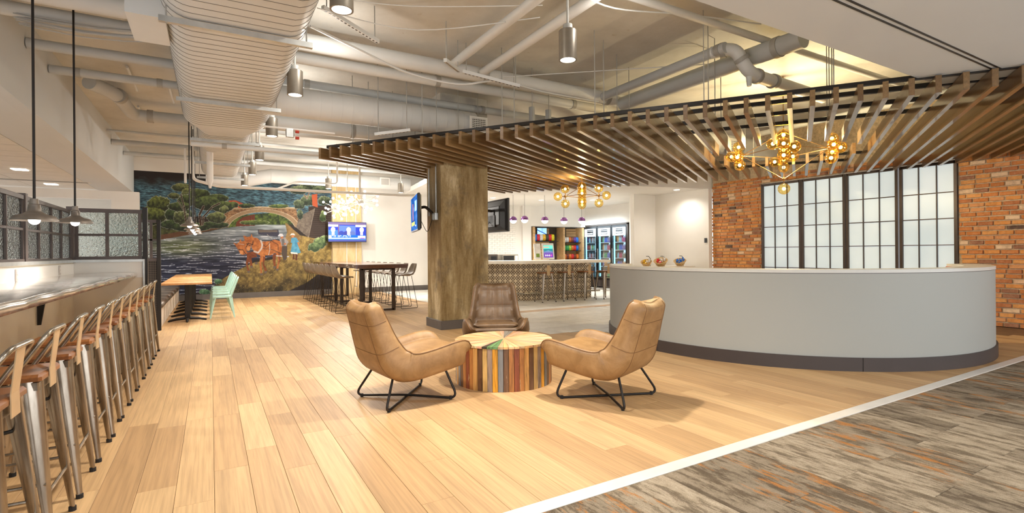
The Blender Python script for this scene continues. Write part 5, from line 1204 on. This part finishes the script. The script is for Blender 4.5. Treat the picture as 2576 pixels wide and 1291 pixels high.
# coolers: X=12 plane
def make_cooler():
    t_ = thing('drinks_cooler', '', 'cooler')   # front faces -x, width along y centred
    w_ = .375
    g = MB().box(0, .6, -w_, -w_ + .03, 0, 2.2).box(0, .6, w_ - .03, w_, 0, 2.2).box(.56, .6, -w_, w_, 0, 2.2).box(0, .6, -w_, w_, 2.14, 2.2).box(0, .6, -w_, w_, .3, .36)
    g.build('cabinet', 'plastic', t_)
    MB().box(.5, .55, -w_ + .03, w_ - .03, .36, 2.14).build('liner', emit('cooler_glow_' + str(random.random())[2:6], (196, 226, 244), .75) if 'liner' not in MAT else MAT['liner'], t_)
    for z in (.75, 1.05, 1.33, 1.6): MB().box(.06, .5, -w_ + .03, w_ - .03, z, z + .02).build('shelf', 'tablet', t_)
    dr = MB().box(-.03, 0, -w_ + .01, -w_ + .05, .34, 2.16).box(-.03, 0, w_ - .05, w_ - .01, .34, 2.16).box(-.03, 0, -w_, w_, .3, .36).box(-.03, 0, -w_, w_, 2.12, 2.18).build('door', 'plastic', t_)
    MB().box(-.018, -.012, -w_ + .05, w_ - .05, .36, 1.84).build('glass', 'clear', dr); MB().tube([(-.06, w_ - .06, .9), (-.06, w_ - .06, 1.4)], .01, 8).build('handle', 'nickel', dr, True)
    MB().box(-.02, -.01, -w_ + .05, w_ - .05, 1.84, 2.12).build('header', emit('cooler_header', (226, 230, 236), .55), dr)
    MB().box(.02, .05, w_ - .1, w_ - .06, .4, 1.84).build('light_strip', emit('cooler_strip', (150, 226, 250), 1.6), t_)
    MB().box(-.024, -.02, -.17, .17, 1.90, 2.08).build('sign_plate', 'plastic', dr)
    gr = MB().bbox(-.02, .04, -w_ + .01, w_ - .01, .04, .29, .01).build('base_grille', 'darkbase', t_)
    for k in range(4): MB().box(-.026, -.02, -.22, .22, .08 + .05 * k, .1 + .05 * k).build('louvre', 'black', gr)
    cu = bpy.data.curves.new('sign_text', 'FONT'); cu.body = 'FOUNDRY'; cu.size = .095; cu.align_x = 'CENTER'; cu.extrude = .001; cu.offset = .002
    tmp = bpy.data.objects.new('sign_text', cu); C.objects.link(tmp); dg = bpy.context.evaluated_depsgraph_get(); me = bpy.data.meshes.new_from_object(tmp.evaluated_get(dg)); C.objects.unlink(tmp); bpy.data.objects.remove(tmp)
    me.materials.clear(); me.materials.append(MAT['tablet']); o = bpy.data.objects.new('sign_text', me); C.objects.link(o); o.parent = t_
    xs_ = [v_.co.x for v_ in me.vertices]; s_ = .31 / (max(xs_) - min(xs_))
    o.scale = (s_, s_ * 1.15, 1); o.rotation_euler = (PI / 2, 0, -PI / 2); o.location = (-.026, 0, 1.92)
    MB().box(-.026, -.024, -.15, .15, 2.03, 2.045).build('sign_line', 'tablet', t_)
    return t_
MAT['liner'] = emit('cooler_glow', (206, 232, 246), 1.2)
proto = make_cooler(); used = [False]
cool = ((12.02, 14.82), (12.02, 14.05), (12.02, 13.28))
for k, (x, y) in enumerate(cool): place(proto, used, (x, y, 0), 0, ('glass door drinks cooler next to the snack shelving', 'middle glass door drinks cooler', 'glass door drinks cooler nearest the desk, with turquoise light strip')[k], 'glass door coolers')
S(MB().box(11.99, 12.7, 12.84, 12.9, 0, 2.24).box(11.99, 12.7, 15.2, 15.26, 0, 2.24).box(11.99, 12.7, 12.84, 15.26, 2.205, 2.26).build('trim_5', 'bronze'))
BM_ = [plain('bottle_%d' % i, c_, .25, 0, .1, 20) for i, c_ in enumerate([(110, 140, 220), (90, 190, 140), (190, 176, 160), (226, 120, 140), (170, 210, 220), (230, 160, 110), (170, 150, 200)])]
bmesh_ = [MB().lathe([(.001, 0), (.03, 0), (.032, .01), (.032, .12), (.014, .165), (.014, .19), (.001, .19)], n=10).build('bottle', m_, None, True) for m_ in BM_]
for o in bmesh_: C.objects.unlink(o)
for k, (x, y) in enumerate(cool):
    for zi, z in enumerate((.36, .77, 1.07, 1.35, 1.62)):
        for q in range(7):
            if k == 0 and (q + zi) % 2: continue
            src = bmesh_[(q // 2 + zi * (k + 2)) % 7 if k else 4]; o = src.copy(); o.name = 'bottle'; C.objects.link(o); o.location = (x + .14, y - .27 + q * .082, z + .001)
            tag(o, 'drink bottle, %s from the right, on the %s shelf of the %s cooler' % (ORD[q], ('lowest', 'second lowest', 'middle', 'second highest', 'highest')[zi], ('left', 'middle', 'right')[k]), 'bottle', 'drink bottles, %s cooler %s shelf' % (('left', 'middle', 'right')[k], ORD[zi]))
lamp('cooler_light', 'AREA', (11.7, 14.05, 2.1), 14, (.75, .9, 1), .5, (0, math.radians(-60), 0), sy=2.0)
# baskets on console
cs = thing('basket_console', 'white low console behind the reception desk carrying the baskets', 'console', (10.35, 9.6, 0)); MB().bbox(-.9, .7, -.3, .3, .86, .9, .005).build('top', 'quartz', cs)
for x in (-.8, .6): MB().box(x - .03, x + .03, -.25, .25, 0, .86).build('side_support', 'white', cs)
for k, (x, y, s_, ci) in enumerate(((9.72, 9.72, .9, 2), (10.03, 9.52, 1.1, 1), (10.62, 9.42, 1.0, 6))):
    t_ = thing('wicker_basket', ('small wicker basket behind the snack filled one', 'wicker basket heaped with red and white snacks', 'wicker basket of blue wrapped snacks at right')[k], 'basket', (x, y, .9), -.4)
    M = Matrix.Rotation(.38, 4, 'X') @ Matrix.Rotation(-.25, 4, 'Y'); sc_ = Matrix.Diagonal((s_, s_, s_, 1))
    MB().lathe([(.001, .02), (.10, .02), (.15, .12), (.165, .13), (.155, .14), (.14, .125), (.09, .04), (.001, .035)], (0, 0, .02), 22, M @ sc_).build('bowl', 'wicker', t_, True, 60)
    MB().tube([(.13, .1, 0), (.14, .1, .2), (.10, .12, .26), (.04, .13, .26)], .008, 6).build('stand_hook', 'black', t_, True)
    for q in range(9):
        A = q * 2.4; rr = .03 + .085 * (q / 9) ** .5; p = (M @ sc_) @ Vector((rr * math.cos(A), rr * math.sin(A), .14 + .02 * (q % 3)))
        o = MB().bbox(-.035, .035, -.012, .012, -.025, .025, .006).build('snack_packet', PM[(ci, 0 if k == 1 else ci, 1 if k < 2 else 6)[q % 3]], None); o.location = Vector((x, y, .9)) + Matrix.Rotation(-.4, 3, 'Z') @ p; o.rotation_euler = (A, q, A * 2)
        tag(o, 'wrapped snack in the ' + ('small wicker basket', 'red and white snack basket', 'blue snack basket')[k] + ', %s outward from its middle' % ORD[q], 'snack', ('snacks in small basket', 'snacks in red basket', 'snacks in blue basket')[k])
tag(MB().bbox(11.082, 11.098, 8.95, 9.03, 1.5, 1.62, .003).build('wall_switch', 'plastic'), 'small dark switch plate on white wall beside the brick', 'switch')
for f_ in (False,):
    pass
for nme in list(bpy.data.objects):
    if nme.type == 'EMPTY' and 'label' in nme and nme['label'] == '': print('EMPTY LABEL', nme.name)
